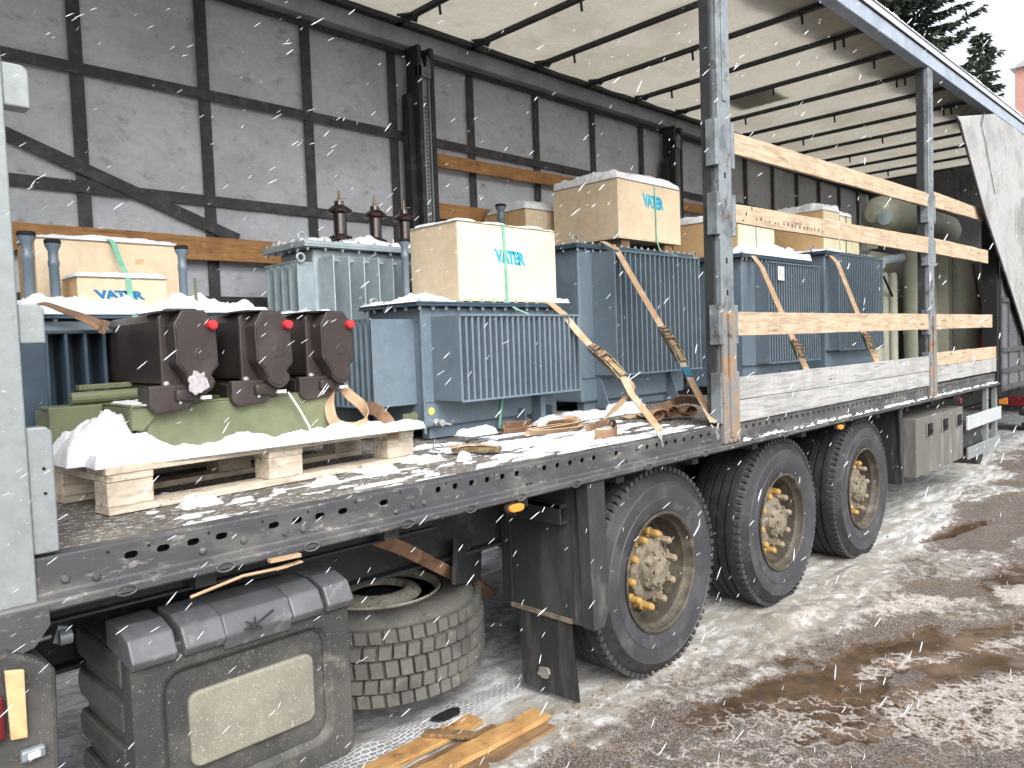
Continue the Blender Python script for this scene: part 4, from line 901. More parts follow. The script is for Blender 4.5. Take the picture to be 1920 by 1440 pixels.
b = MB(); b.tube([(5.47, .98, 2.36), (5.6, .92, 2.42), (5.9, .84, 2.46)], .05, 12); build('oil_pipe', b, 'bluelight', OT, smooth=True)
b = MB(); b.tube([(5.52, .90, 2.25), (5.62, .88, 2.12), (5.72, .88, 2.04)], .012, 6); build('cable', b, 'black', OT)
b = MB(); b.tube([atY(1824, 495, .28), atY(1832, 545, .28), atY(1840, 578, .28)], .008, 6); rl = build('red_cord', b, 'redlens', OT)
b = MB(); b.lathe([(.012, .03), (.03, -.10), (.034, -.13), (0, -.13)], atY(1843, 632, .25), 'z', 14); build('red_bottle', b, 'red', label='small red bottle by the far end of the slats', category='bottle')

for (x, y, r, z1) in ((7.25, .55, .17, 2.5), (7.75, .60, .17, 2.5), (5.72, .98, .06, 2.3), (5.85, .92, .05, 2.3)):
    b = MB(); b.lathe([(r, ZF), (r, z1 - .05), (r * .8, z1), (0, z1)], (x, y, 0), 'z', 32); build('radiator', b, 'olivegrey', OT, smooth=True)
# ------------------------------------------------------------------ crates
FONT = None
def text_mesh(s, h, shear=0., extr=.0006, offset=.012):
    cu = bpy.data.curves.new('t', 'FONT'); cu.body = s; cu.size = h * 1.38; cu.shear = shear; cu.offset = h * .075; cu.extrude = extr; cu.resolution_u = 3
    cu.space_character = .86
    to = bpy.data.objects.new('t', cu); COL.objects.link(to); dg = bpy.context.evaluated_depsgraph_get()
    me = bpy.data.meshes.new_from_object(to.evaluated_get(dg)); vs = [tuple(v.co) for v in me.vertices]; fs = [tuple(p.vertices) for p in me.polygons]
    bpy.data.objects.remove(to); bpy.data.curves.remove(cu); bpy.data.meshes.remove(me); return vs, fs
def crate(label, x0, x1, y0, y1, z0, z1, front='carton', side='carton', text=None, ink='ink', group='cream plywood crates on top of the transformers', th=.012):
    t = thing('plywood_crate', label, 'crate', ((x0 + x1) / 2, (y0 + y1) / 2, z0), group)
    b = MB(); b.box(x0, x1, y0, y0 + th, z0, z1); fp = build('front_panel', b, front, t, bevel=.0015)
    b = MB(); b.box(x0, x0 + th, y0 + th + .0004, y1, z0, z1); build('side_panel', b, side, t, bevel=.0015)
    b = MB(); b.box(x1 - th, x1, y0 + th + .0004, y1, z0, z1); build('side_panel', b, side, t, bevel=.0015)
    b = MB(); b.box(x0 + th + .0004, x1 - th - .0004, y1 - th, y1, z0, z1); build('back_panel', b, side, t)
    b = MB(); b.box(x0 + .001, x1 - .001, y0 + .001, y1 - .001, z1 + .0004, z1 + .0104); build('top_panel', b, front, t, bevel=.0015)
    b = MB(); b.box(x0 + .001, x1 - .001, y0 + .001, y1 - .001, z0 - .0104, z0 - .0004); build('bottom_panel', b, side, t)
    if text:
        s, tx, tz, h, sx, rot = text; vs, fs = text_mesh(s, h, -.22)
        c, q = math.cos(rot), math.sin(rot)
        b = MB(); b.add([(tx + (x * c - y * q) * sx, y0 - .0012 + z * .5, tz + x * q + y * c) for x, y, z in vs], fs); build('stencilled_name', b, ink, fp)
    return t
crate('pale yellow crate with blue lettering, on the low transformer in the centre', -.445, .325, .970, 1.375, 1.912, 2.318, 'cartonyel', 'carton', ('VATER', -.165, 2.122, .070, .86, -.045))
crate('large cream crate with blue lettering, highest in the load, left of the middle pillar', 1.285, 2.085, 1.215, 1.82, 2.400, 2.805, 'carton', 'carton', ('VATER', 1.60, 2.650, .086, .80, -.05))
crate('large cream crate with pencilled number at the far left, behind the grey turrets', -2.255, -1.665, 1.58, 1.86, 1.850, 2.172, 'carton', 'cartonbr', None)
b = MB(); vs, fs = text_mesh('277', .022); b.add([(-1.86 + x, 1.5788 + z * .3, 2.085 + y) for x, y, z in vs], fs)
build('pencil_number', b, 'cartonbr', bpy.data.objects['plywood_crate.002'].children[0])
crate('low cream crate with blue lettering, in front of the bigger far left crate', -2.168, -1.815, 1.35, 1.55, 1.850, 1.992, 'carton', 'cartonbr', ('VATER', -2.095, 1.910, .034, 1.45, -.01), 'inkd')
crate('tan and cream crate half hidden between the two lettered crates', 1.06, 1.75, 1.90, 2.35, 2.39, 2.672, 'carton', 'cartonbr', ('VATER', 1.30, 2.46, .05, 1., -.05), 'inkd')
crate('pale crate with tan side and green tie just right of the middle pillar', 2.60, 3.22, 1.00, 1.62, 2.345, 2.62, 'cartonyel', 'cartonbr')
crate('tan and cream crate on the farthest ribbed transformer, left of the smaller one', 4.30, 4.67, 1.02, 1.58, 2.45, 2.85, 'cartonyel', 'cartonbr')
crate('narrow cream crate squeezed against the right side of its neighbour by the olive drum', 4.69, 4.98, 1.02, 1.55, 2.45, 2.83, 'cartonyel', 'cartonyel')
crate('low cream crate behind the ribbed transformer next to the olive tanks', 4.99, 5.18, 1.02, 1.50, 2.42, 2.60, 'cartonyel', 'cartonyel')
# bearers under the raised crate
for x in (1.40, 1.95):
    b = MB(); b.box(x - .05, x + .05, 1.24, 1.79, 2.325, 2.388); build('wooden_bearer', b, 'planka', label='dark timber bearer under the %s end of the highest cream crate' % ('left' if x < 1.5 else 'right'), category='bearer', group='bearers under the highest crate')

# green packing straps
def strap(label, path, wd=.018, m='green', side=(1, 0, 0), name='packing_strap'):
    b = MB(); b.ribbon(path, side, wd, .002); return build(name, b, m, label=label, category='strap')
def fr(u, v, y): return tuple(atY(u, v, y))
x = atY(944, 430, .96).x
strap('green packing strap down the front of the pale yellow crate', [(x, 1.38, 2.333), (x, 1.2, 2.333), (x, .975, 2.332), (x + .001, .964, 2.328), (x + .012, .964, 2.12), (x + .014, .963, 1.95), (x + .014, .962, 1.90), (x + .012, .905, 1.86), (x + .012, .80, 1.822), (x + .012, .735, 1.818)], .020)
x2 = atY(938, 775, .95).x
strap('green packing strap along the base of the low central transformer', [(x2 + .02, .94, 1.385), (x2, .945, 1.29), (x2 - .01, .95, 1.20)], .018)
x = atY(1228, 380, 1.21).x
strap('green packing strap down the front of the highest cream crate', [(x, 1.8, 2.820), (x, 1.22, 2.819), (x, 1.208, 2.815), (x + .006, 1.208, 2.60), (x + .008, 1.206, 2.39), (x + .008, 1.18, 2.325), (x + .004, 1.03, 2.268)], .014)
P = [(-1.965, 1.84, 2.188), (-1.965, 1.57, 2.187)] + [fr(212, 455, 1.56), fr(225, 490, 1.50), fr(238, 515, 1.40), (atY(240, 520, 1.345).x, 1.345, 2.0)] + [fr(243, 545, 1.342), fr(250, 575, 1.30), fr(254, 595, 1.215)]
strap('wide green strap over both far left crates', P, .022)
x = atY(1420, 440, .99).x
strap('thin green tie on the pale crate right of the middle pillar', [(x - .02, .992, 2.60), (x - .01, .992, 2.5), (x, .99, 2.35), (x, .90, 2.325)], .012)
x = atY(1580, 440, 1.01).x
strap('dark tie down the small crate on the farthest transformer', [(4.82, 1.01, 2.84), (4.82, 1.01, 2.6), (4.82, 1.01, 2.45)], .012, 'bluedark')

# ------------------------------------------------------------------ ratchet lashings
def ratchet(label, web, r0, r1, web2, wd=.040, blue=False, hook=None, side=(.78, -.62, 0)):
    t = thing('ratchet_strap', label, 'strap', tuple(web2[-1]), 'ratchet lashings tying the load to the rail')
    b = MB(); b.ribbon(web + [r0], side, wd, .004); build('webbing', b, 'webbing', t)
    b = MB(); b.ribbon([r1] + web2, side, wd, .004); build('webbing', b, 'webbing', t)
    r0 = Vector(r0); r1 = Vector(r1); d = (r1 - r0); L_ = d.length; d.normalize(); s = Vector(side); s = (s - d * s.dot(d)).normalized(); n = d.cross(s)
    if n.y > 0: n = -n
    b = MB()
    for k in (-1, 1):
        pts = [(0, .0), (.25, .020), (.55, .026), (.8, .018), (1., .004), (.95, -.014), (.5, -.012), (.05, -.012)]
        vs = []
        for q in (0, .004):
            for (u, h) in pts: vs.append(r0 + d * (u * L_) + n * h + s * (k * (wd / 2 + .004 + q)))
        m_ = len(pts); b.add(vs, [tuple(range(m_)), tuple(range(m_, 2 * m_))[::-1]] + [(i, (i + 1) % m_, m_ + (i + 1) % m_, m_ + i) for i in range(m_)])
    bk = build('ratchet_frame', b, 'zinc', t)
    b = MB(); c = r0 + d * (.35 * L_) + n * .012; b.tube([c - s * wd * .62, c + s * wd * .62], .013, 12); c = r0 + d * (.72 * L_) + n * .012; b.tube([c - s * wd * .7, c + s * wd * .7], .007, 8)
    c = r0 + d * (.5 * L_) + n * .020; b.bar(c, r1 + n * .016, wd * .7, .006, up=tuple(n)); build('ratchet_handle', b, 'zinc', bk)
    b = MB()
    for k in range(6): c = r0 + d * ((.08 + .1 * k) * L_) + n * (.016 + .006 * (k % 2)); b.bar(c - s * wd * .42, c + s * wd * .42, .016, .010, up=tuple(n))
    build('wound_webbing', b, 'webdark', bk)
    if hook:
        h = Vector(hook); b = MB(); b.tube([h + s * .022, h + Vector((.004, -.004, -.05)), h + Vector((.012, -.01, -.08)), h + Vector((0, -.012, -.05)), h - s * .022], .005, 8); build('hook', b, 'steel', t, smooth=True)
    if blue:
        b = MB(); b.ribbon([Vector(web2[0]) + n * .004, (Vector(web2[0]) * .45 + Vector(web2[1]) * .55) + n * .004], side, wd + .006, .012); build('blue_keeper', b, 'webblue', t)
    return t
ratchet('tan ratchet strap from the low central transformer, its loose tail hanging to the deck',
        [Vector((.22, 1.0, 1.905)), atY(1030, 567, .93), atY(1058, 590, .76), atY(1083, 622, .71)], atY(1106, 647, .62), atY(1168, 706, .42),
        [atY(1185, 740, .30), atY(1238, 808, .02)], hook=atY(1236, 806, .01))
ratchet('tan ratchet strap with a blue keeper, hooked to the rail beside the middle pillar',
        [Vector((1.15, 1.35, 2.335)), atY(1130, 453, 1.19), atY(1155, 466, 1.05), atY(1200, 545, .80)], atY(1240, 612, .62), atY(1280, 680, .42),
        [atY(1284, 690, .40), atY(1300, 722, .24), atY(1338, 792, .02)], blue=True, hook=atY(1340, 795, .01))
ratchet('tan ratchet strap on the transformer with the white notice plate', [Vector((2.7, 1.1, 2.335)), atY(1412, 480, .87), atY(1428, 500, .78), atY(1470, 597, .46)], atY(1488, 638, .36), atY(1503, 672, .26), [atY(1512, 692, .1), atY(1520, 705, .05)])
ratchet('tan ratchet strap on the farthest ribbed transformer', [Vector((4.2, 1.1, 2.445)), atY(1558, 480, .85), atY(1570, 492, .78), atY(1605, 580, .46)], atY(1620, 625, .36), atY(1634, 655, .26), [atY(1642, 672, .1), atY(1650, 690, .05)])
# loose webbing tails and coils
def coil(label, path, side=(0, 0, 1), wd=.045, m='webdark', sub=6, name='webbing_coil', cat='webbing'):
    P = [Vector(p) for p in path]; Q = []
    for i in range(len(P) - 1):                           # catmull-rom
        a, b_, c, d = P[max(i - 1, 0)], P[i], P[i + 1], P[min(i + 2, len(P) - 1)]
        for k in range(sub):
            t = k / sub; Q.append(.5 * ((2 * b_) + (c - a) * t + (2 * a - 5 * b_ + 4 * c - d) * t * t + (-a + 3 * b_ - 3 * c + d) * t ** 3))
    Q.append(P[-1]); S = None
    if isinstance(side, list):
        S = []
        for i in range(len(Q)):
            f = i / (len(Q) - 1) * (len(side) - 1); k = min(int(f), len(side) - 2); S.append(Vector(side[k]).lerp(Vector(side[k + 1]), f - k))
    b = MB(); b.ribbon(Q, S or side, wd, .004); return build(name, b, m, smooth=False, label=label, category=cat)
zz = ZF + .022
F = lambda u, v, y: atY(u, v, y)
coil('loose tan webbing tail falling from the central ratchet to the coil on the deck', [F(1172, 712, .42), F(1184, 728, .38), F(1172, 745, .36), F(1150, 770, .36), F(1128, 792, .37)], [(.3, -.4, .8), (.6, -.6, .5), (.8, -.3, .5), (.8, -.2, .6)], m='webbing')
def loops(label, c, rx, ry, turns, m, tilt=(0, -.55, .8), wd=.04, rot=0., seed=0, h0=.02):
    rs = random.Random(seed); P = []; N_ = int(turns * 12)
    for i in range(N_ + 1):
        t = 2 * math.pi * i / 12; k = 1 - .10 * i / 12 + .04 * math.sin(i * 1.7 + seed); x_ = rx * k * math.cos(t); y_ = ry * k * math.sin(t) * (1 + .3 * math.cos(t))
        P.append(Vector((c[0] + x_ * math.cos(rot) - y_ * math.sin(rot), c[1] + x_ * math.sin(rot) + y_ * math.cos(rot), c[2] + h0 + .006 * i / 6 + .012 * math.sin(t * .5 + seed))))
    return coil(label, P, tilt, wd, m, sub=3)
c = atZ(1040, 815, ZF); loops('flat orange-brown webbing loop lying on the deck before the low transformer', c, .21, .065, 2.3, 'webbing', (0, -.75, .55), .042, -.05, 1)
c = atZ(980, 812, ZF); loops('dark looped webbing on the deck beside the base of the low transformer', c + Vector((0, .04, 0)), .12, .05, 2.0, 'webdark', (0, -.5, .85), .040, .1, 3)
c = atZ(1005, 795, ZF); loops('older webbing pile behind the orange loop, half under snow', c + Vector((.04, .03, 0)), .11, .045, 1.7, 'webdark', (0, -.4, .9), .040, -.2, 5)
coil('rolled webbing end with a snowy core on the deck', [atZ(1075, 790, zz + .02) + Vector((.02 * math.cos(t) * (1 - t / 30), .004 * t, .02 * math.sin(t) * (1 - t / 30) + .01)) for t in np.linspace(0, 13, 22)], (0, 1, 0), .04, 'webbing')
coil('end loop of the flat webbing near the rail', [atZ(1100, 805, zz), atZ(1130, 795, zz), atZ(1155, 797, zz), atZ(1150, 812, zz), atZ(1115, 815, zz)], (0, .1, 1), m='webdark')
for i, (u, v, s) in enumerate(((1235, 778, 1), (1262, 772, 1.1), (1295, 770, 1))):
    c = atZ(u, v, zz + .025); r_ = .05 * s
    coil(['left', 'middle', 'right'][i] + ' one of the three dirty webbing rolls beside the middle pillar', [c + Vector((r_ * 1.6 * math.cos(t + i) * (1 - t / 24), .004 * t, r_ * .7 * math.sin(t + i) * (1 - t / 24))) for t in np.linspace(0, 14, 26)], (.2, 1, .0), .05, 'webdark')
coil('dirty webbing strip lying over the rolls beside the middle pillar', [atZ(1220, 785, zz), atZ(1260, 755, zz + .05), atZ(1300, 750, zz + .09), atZ(1335, 770, zz + .04)], (.1, .6, .6), .05, 'webdark')
coil('short orange webbing piece lying flat in the snow on the deck', [atZ(1170, 783, ZF + .008), atZ(1195, 780, ZF + .012), atZ(1222, 784, ZF + .008)], (0, 1, .1), .07, 'webbing')
# strap hanging over the pallet
coil('tan webbing loop standing over the right end of the pallet', [F(622, 725, .62), F(618, 760, .58), F(628, 792, .54), F(660, 802, .50), F(688, 790, .50), F(680, 762, .54), F(655, 740, .58), F(640, 722, .60)], [(.2, -.7, .3), (.5, -.4, .5), (.1, 0, 1), (0, 0, 1), (.1, .2, .9), (.3, .2, .8)], .042, 'webbing')
coil('stained webbing end draped over the right corner of the pallet', [F(685, 765, .66), F(705, 768, .58), F(722, 785, .50), F(735, 805, .46), F(738, 822, .45)], [(.1, -.1, .9), (.2, -.5, .8), (.8, -.2, .3), (.9, .1, .2)], .055, 'webdark')
coil('wide brown webbing over the left transformer cover', [F(60, 572, 1.18), F(85, 570, 1.14), F(120, 582, 1.10), F(155, 595, 1.06), F(193, 612, 1.02), F(192, 612, 1.00)], [(.3, .9, .1), (.3, .8, .4), (.2, .5, .8)], .055, 'webdark')
# ratchet lying under snow near the rail
rt = thing('ratchet_buckle', 'snow-covered ratchet buckle lying on the deck beside the pallet', 'buckle', tuple(atZ(890, 845, ZF)))
b = MB(); a, c = atZ(850, 842, ZF + .02), atZ(938, 842, ZF + .02); b.bar(a, c, .06, .022); build('ratchet_frame', b, 'zinc', rt, bevel=.004)
b = MB(); b.ribbon([atZ(845, 838, ZF + .035), atZ(890, 832, ZF + .042), atZ(935, 838, ZF + .03)], (0, 1, 0), .05, .006); build('webbing', b, 'webbing', rt)
b = MB(); P = [atZ(815, 825, ZF + .02), atZ(812, 842, ZF + .01), atZ(826, 846, ZF + .01), atZ(850, 838, ZF + .02)]; b.tube(P, .004, 6); b.tube([P[0], atZ(832, 838, ZF + .015), P[3]], .004, 6); build('wire_hook', b, 'steel', rt)

# ------------------------------------------------------------------ pallet and switchgear
PA = thing('wooden_pallet', 'pale wooden pallet at the left on the deck under the olive switchgear, covered with snow', 'pallet', (-1.75, .85, ZF))
ang = math.atan2(.104, 1.24); ca_, sa_ = math.cos(ang), math.sin(ang); o0 = Vector((-2.395, .386, ZF))
def pl(u, v, z): return (o0.x + u * ca_ - v * sa_, o0.y + u * sa_ + v * ca_, ZF + z)
def pbox(u0, u1, v0, v1, z0, z1):
    b = MB(); b.add([pl(u0, v0, z0), pl(u1, v0, z0), pl(u1, v1, z0), pl(u0, v1, z0), pl(u0, v0, z1), pl(u1, v0, z1), pl(u1, v1, z1), pl(u0, v1, z1)], [(3, 2, 1, 0), (4, 5, 6, 7), (0, 1, 5, 4), (1, 2, 6, 5), (2, 3, 7, 6), (3, 0, 4, 7)]); return b
PW, PD = 1.24, .80
for v0 in (0, .35, .70): build('bottom_board', pbox(0, PW, v0, v0 + .10, 0, .022), 'pallet', PA, bevel=.002)
for v0 in (0, .35, .70):
    for u0 in (0, .55, 1.14 - .04): build('block', pbox(u0, u0 + .14, v0 + .002, v0 + .098, .0225, .100), 'pallet', PA, bevel=.004)
for u0 in (0, .55, 1.10): build('stringer_board', pbox(u0, u0 + .14, -.001, PD + .001, .1005, .122), 'pallet', PA, bevel=.002)
for v0, w_ in ((-.004, .145), (.165, .10), (.33, .145), (.50, .10), (.66, .145)): build('top_board', pbox(-.003, PW + .003, v0, v0 + w_, .1225, .146), 'pallet', PA, bevel=.003)
ZP = ZF + .148
SG = thing('switchgear', 'olive switchgear with three dark brown resin poles and red caps, on the pallet', 'switchgear', (-1.85, .85, ZP))
# olive trough: front channel from x -2.24 to -1.50
b = MB(); yf = .60
b.box(-2.225, -1.475, yf, yf + .012, ZP + .03, ZP + .16); b.prism([(yf - .012, ZP + .005), (yf + .02, ZP + .0), (yf + .02, ZP + .10), (yf, ZP + .12)], 'x', -2.195, -1.485)
b.box(-2.245, -1.475, yf, yf + .36, ZP + .160, ZP + .168); b.box(-2.245, -2.233, yf + .012, yf + .40, ZP + .04, ZP + .159); b.box(-2.245, -1.475, yf + .39, yf + .40, ZP, ZP + .16)
ch = build('base_channel', b, 'olive', SG, bevel=.004)
b = MB(); b.prism([(-2.247, ZP + .168), (-2.247, ZP + .085), (-2.21, ZP + .08), (-2.13, ZP + .168)], 'y', yf - .014, yf - .001); build('end_gusset', b, 'olive', SG, bevel=.003)
b = MB(); b.box(-2.42, -2.25, .86, .88, ZP + .02, ZP + .165); b.box(-2.42, -1.9, .88, 1.0, ZP + .158, ZP + .166); b.box(-2.42, -2.404, .88, 1.04, ZP, ZP + .15); build('rear_channel', b, 'olive', SG, bevel=.004)
b = MB(); b.tube([(-2.34, .90, ZP + .19), (-2.05, .90, ZP + .195)], .022, 12); b.bar((-2.30, .96, ZP + .225), (-1.9, .98, ZP + .23), .04, .02); build('drive_shaft', b, 'olive', SG, bevel=.003)
b = MB(); b.tube([(-2.44, .62, ZP + .04), (-2.33, .68, ZP + .045)], .018, 10); build('shaft_stub', b, 'galv', SG)
def pole(dx, dy, i):
    px = -2.128 + dx; y0 = .50 + dy; h = lambda z: z
    pw = .148; zt, zb = 1.812, 1.527
    # octagonal front cover with rounded foot
    z0c = 1.60
    oc = [(px + .030, zt), (px + pw - .042, zt), (px + pw - .004, zt - .042), (px + pw, 1.622), (px + pw - .020, 1.600), (px + pw - .030, 1.585)]
    oc += [(px + pw * .60 + .045 * math.cos(a), 1.570 + .040 * math.sin(a)) for a in np.linspace(.0, -math.pi, 9)]
    oc += [(px + .030, 1.602), (px + .004, 1.632), (px, zt - .048)]
    oc = oc[::-1]
    P = bpy.data.objects.new('resin_pole', None); COL.objects.link(P); P.parent = SG; W0[P] = W0[SG]
    b = MB(); b.prism(oc, 'y', y0, y0 + .012); build('front_cover', b, 'resin', P, bevel=.004)
    inn = [((x_ - px - pw / 2) * .90 + px + pw / 2, (z_ - 1.67) * .92 + 1.67) for x_, z_ in oc]
    b = MB(); b.prism(inn, 'y', y0 - .004, y0 + .003); b.lathe([(.022, -.0055), (.024, -.0035)], (px + .088, y0, 1.665), 'y', 24); build('cover_face', b, 'resin', P, bevel=.002)
    sc_ = [((x_ - px - pw / 2) * .95 + px + pw / 2, (z_ - 1.67) * .96 + 1.67) for x_, z_ in oc]
    b = MB(); b.prism(sc_, 'y', y0 + .0125, y0 + .085); build('front_housing', b, 'resin', P, bevel=.006)
    b = MB(); b.prism([(px + pw + .005, 1.56), (px + pw + .005, zt - .03), (px + pw - .03, zt + .012), (px + .01, zt + .012), (px - .016, zt - .02), (px - .016, 1.545)], 'y', y0 + .0855, y0 + .105); build('flange', b, 'resin', P, bevel=.006)
    b = MB(); b.prism([(px + pw - .008, 1.565), (px + pw - .008, zt - .03), (px + pw - .035, zt), (px + .02, zt), (px, zt - .03), (px, 1.565)], 'y', y0 + .1055, y0 + .66)
    build('rear_housing', b, 'resin', P, bevel=.012, seg=3)
    b = MB(); b.prism([(y0 + .105, 1.562), (y0 + .03, 1.545), (y0 + .03, 1.51), (y0 + .085, 1.49), (y0 + .52, 1.49), (y0 + .52, 1.562)], 'x', px + .01, px + pw - .03); build('lower_housing', b, 'resin', P, bevel=.010, seg=3)
    # foot hanging over the channel
    fx = px - .072; 
    b = MB(); b.prism([(fx, 1.562), (fx + .150, 1.562), (fx + .148, 1.50), (fx + .132, 1.478), (fx + .020, 1.468), (fx, 1.49)], 'y', y0 + .050, y0 + .085)
    b.box(fx, fx + .012, y0 + .085, y0 + .16, 1.49, 1.553)
    build('foot', b, 'resin', P, bevel=.008, seg=3)
    b = MB(); b.lathe([(.006, 0), (.005, -.005), (0, -.006)], (fx + .100, y0 + .050, 1.500), 'y', 10); build('foot_screw', b, 'steel', P)
    b = MB(); b.lathe([(.011, 0), (.010, -.008), (0, -.010)], (px - .002, y0 + .0855, 1.565), 'y', 6); build('flange_nut', b, 'bolt', P)
    b = MB(); b.lathe([(.017, 0), (.0165, -.022), (.012, -.027), (0, -.028)], (px + pw - .022, y0 - .002, zt - .050), 'y', 20); build('red_cap', b, 'red', P, smooth=True)
    b = MB(); b.box(px + .09, px + .125, y0 + .02, y0 + .05, ZP + .175, ZP + .187); build('shim', b, 'paper', P)
    # gritty melting snow on top
    snow('snow_on_pole', px - .01, px + pw - .03, y0 + .02, y0 + .30, zt + .008, .010, 'gritty melting snow on the top of the %s resin pole' % ['left', 'middle', 'right'][i], seed=70 + i, edge=.02, m='snowdirty', lump=.8, cov=-.15)
    return P
for i, (dx, dy) in enumerate(((0, 0), (.295, .02), (.575, .035))): pole(dx, dy, i)
b = MB()
pts = [atY(540, 735, .57), atY(560, 765, .56), atY(580, 800, .52), atY(588, 835, .47)]
b.tube(pts, .0045, 6); build('frosted_rope', b, 'snowdirty', label='frosty rope tied from the poles down to the pallet front', category='rope')
c = Vector((-2.065, .497, 1.56))
b = MB(); rs = random.Random(9); P = []
for k in range(20):
    t = 2 * math.pi * k / 20; q = .042 + rs.uniform(-.006, .012); P.append((c.x + .006 + q * .78 * math.cos(t), c.z + .006 + q * .88 * math.sin(t)))
b.prism(P, 'y', .4915, .4955); build('snow_on_pole', b, 'ice', label='patch of frozen slush on the foot of the left pole front', category='snow', kind='stuff')

# ------------------------------------------------------------------ spare wheel in its carrier
SW = thing('spare_wheel', 'mud-grey spare wheel with block tread lying flat under the deck beside the toolbox', 'wheel', (-1.08, .92, .14))
sx_, sy_, sr = -1.08, .92, .500
pr = [(.286, .03), (.31, .0), (.38, -.012), (.43, .0), (.455, .03), (.468, .05), (.468, .335), (.455, .355), (.43, .385), (.38, .397), (.31, .385), (.286, .355)]
b = MB(); b.lathe(pr, (sx_, sy_, .14), 'z', 96, closed=True)
rs = random.Random(11)
rows = [(.030, .088), (.094, .152), (.158, .227), (.233, .291), (.297, .355)]
nb_ = 50
for ri_, (za, zb_) in enumerate(rows):
    for k in range(nb_):
        t0 = 2 * math.pi * (k + (.5 if ri_ % 2 else 0) + rs.uniform(-.02, .02)) / nb_; dt = 2 * math.pi / nb_ * .93
        ro = sr - (.012 if ri_ in (0, 4) else 0); skew = .25 * 2 * math.pi / nb_
        vs = []
        for r_ in (.462, ro):
            ins = .003 if r_ == ro else 0
            for (tt, zz_) in ((t0 + ins * 3, za + ins), (t0 + dt - ins * 3, za + ins), (t0 + dt - ins * 3 + skew * ((ri_ % 2) * 2 - 1) * .3, zb_ - ins), (t0 + ins * 3 + skew * ((ri_ % 2) * 2 - 1) * .3, zb_ - ins)):
                vs.append((sx_ + r_ * math.cos(tt), sy_ + r_ * math.sin(tt), .14 + zz_))
        b.add(vs, [(4, 5, 6, 7), (0, 1, 5, 4), (1, 2, 6, 5), (2, 3, 7, 6), (3, 0, 4, 7)])
build('tyre', b, 'tyremud', SW, smooth=True)
b = MB(); b.lathe([(.285, .36), (.294, .382), (.300, .386), (.296, .395), (.283, .390), (.272, .36), (.258, .335), (.24, .325), (.22, .335), (.20, .372), (.170, .392), (.135, .394), (.130, .34), (.20, .27), (.285, .2), (.285, .05), (.293, .03), (.30, .36)], (sx_, sy_, .14), 'z', 72)
rm = build('rim', b, 'sparerim', SW, smooth=True)
for k in range(10):
    t = 2 * math.pi * (k + .3) / 10; b = MB(); c = Vector((sx_ + .222 * math.cos(t), sy_ + .222 * math.sin(t), .14 + .334)); b.obox(c, (.05, .030, .012), (0, 10, math.degrees(t))); build('hand_hole', b, 'black', rm, bevel=.006)
b = MB(); b.lathe([(.131, .35), (.09, .36), (.05, .37), (0, .37)], (sx_, sy_, .14), 'z', 32); build('hub_bore', b, 'black', rm)
b = MB(); b.bar((sx_ - .5, sy_ + .05, .125), (sx_ + .5, sy_ + .05, .125), .06, .03); b.bar((-.58, .97, .125), (-.58, .97, .70), .05, .03); b.bar((-1.6, .97, .125), (-1.6, .97, .70), .05, .03); build('spare_wheel_carrier', b, 'darksteel', T)
b = MB(); P = [atY(688, 1003, .30), atY(760, 1030, .38), atY(925, 1116, .86), (-.585, .86, .50), (-.582, .87, .30)]; b.ribbon(P, (.5, -.3, .8), .055, .005)
build('holding_belt', b, 'webdark', label='brown belt from under the deck over the spare wheel', category='belt')

# ------------------------------------------------------------------ planks lying on the ground
def plank(label, a, c, wd, th, m, name='broken_plank', group=None, z=0):
    b = MB(); a = Vector(a); c = Vector(c); d = (c - a).normalized(); s_ = d.cross(Vector((0, 0, 1))).normalized(); n = 22; vs = []; rs = random.Random(int(wd * 1e4 + a.y * 100))
    for i in range(n + 1):
        p = a.lerp(c, i / n); w1 = wd / 2 + rs.uniform(-.004, .003); w2 = wd / 2 + rs.uniform(-.004, .003); e = 0 if i not in (0, n) else rs.uniform(-.012, .02)
        p = p + d * 0
        vs += [p - s_ * w1 + d * (e if i == n else 0), p + s_ * w2 - d * (e if i == n else 0), p + s_ * w2 + Vector((0, 0, th)) - d * (e * .3 if i == n else 0), p - s_ * w1 + Vector((0, 0, th + rs.uniform(-.002, .002))) + d * (e * .5 if i == n else 0)]
    fs = [(0, 1, 2, 3), (n * 4 + 3, n * 4 + 2, n * 4 + 1, n * 4)]
    for i in range(n): fs += [(i * 4 + j, (i + 1) * 4 + j, (i + 1) * 4 + (j + 1) % 4, i * 4 + (j + 1) % 4) for j in range(4)]
    b.add(vs, fs); return build(name, b, m, bevel=.002, label=label, category='plank', group='broken planks on the ground at the bottom')
plank('clean orange plank on the ground, longest of the broken ones', (-2.3, .185, .035), (-.775, .160, .035), .10, .022, 'plank')
plank('dark soaked plank lying nearest the spare wheel', (-2.3, .36, .018), (-.97, .375, .018), .10, .020, 'plank')
plank('grey splintered plank beneath the clean orange one', (-1.9, .055, .015), (-.80, .105, .015), .09, .018, 'planka')
plank('short dark crosspiece joining two of the broken planks', (-1.22, .42, .040), (-1.10, .24, .040), .05, .016, 'planka')
plank('dark plank in the gap between the two orange ones', (-2.2, .275, .012), (-.95, .27, .012), .05, .012, 'planka')
b = MB(); P = [(-1.03 + .075 * math.cos(t) * (1 + .15 * math.sin(3 * t)), .50 + .045 * math.sin(t) * (1 + .2 * math.cos(2 * t))) for t in np.linspace(0, 2 * math.pi, 20, endpoint=False)]
b.prism(P, 'z', .022, .030); build('wet_clod', b, 'black', label='black wet clod on the ground in front of the spare wheel', category='clod', bevel=.004)
rs = random.Random(21)
b = MB()
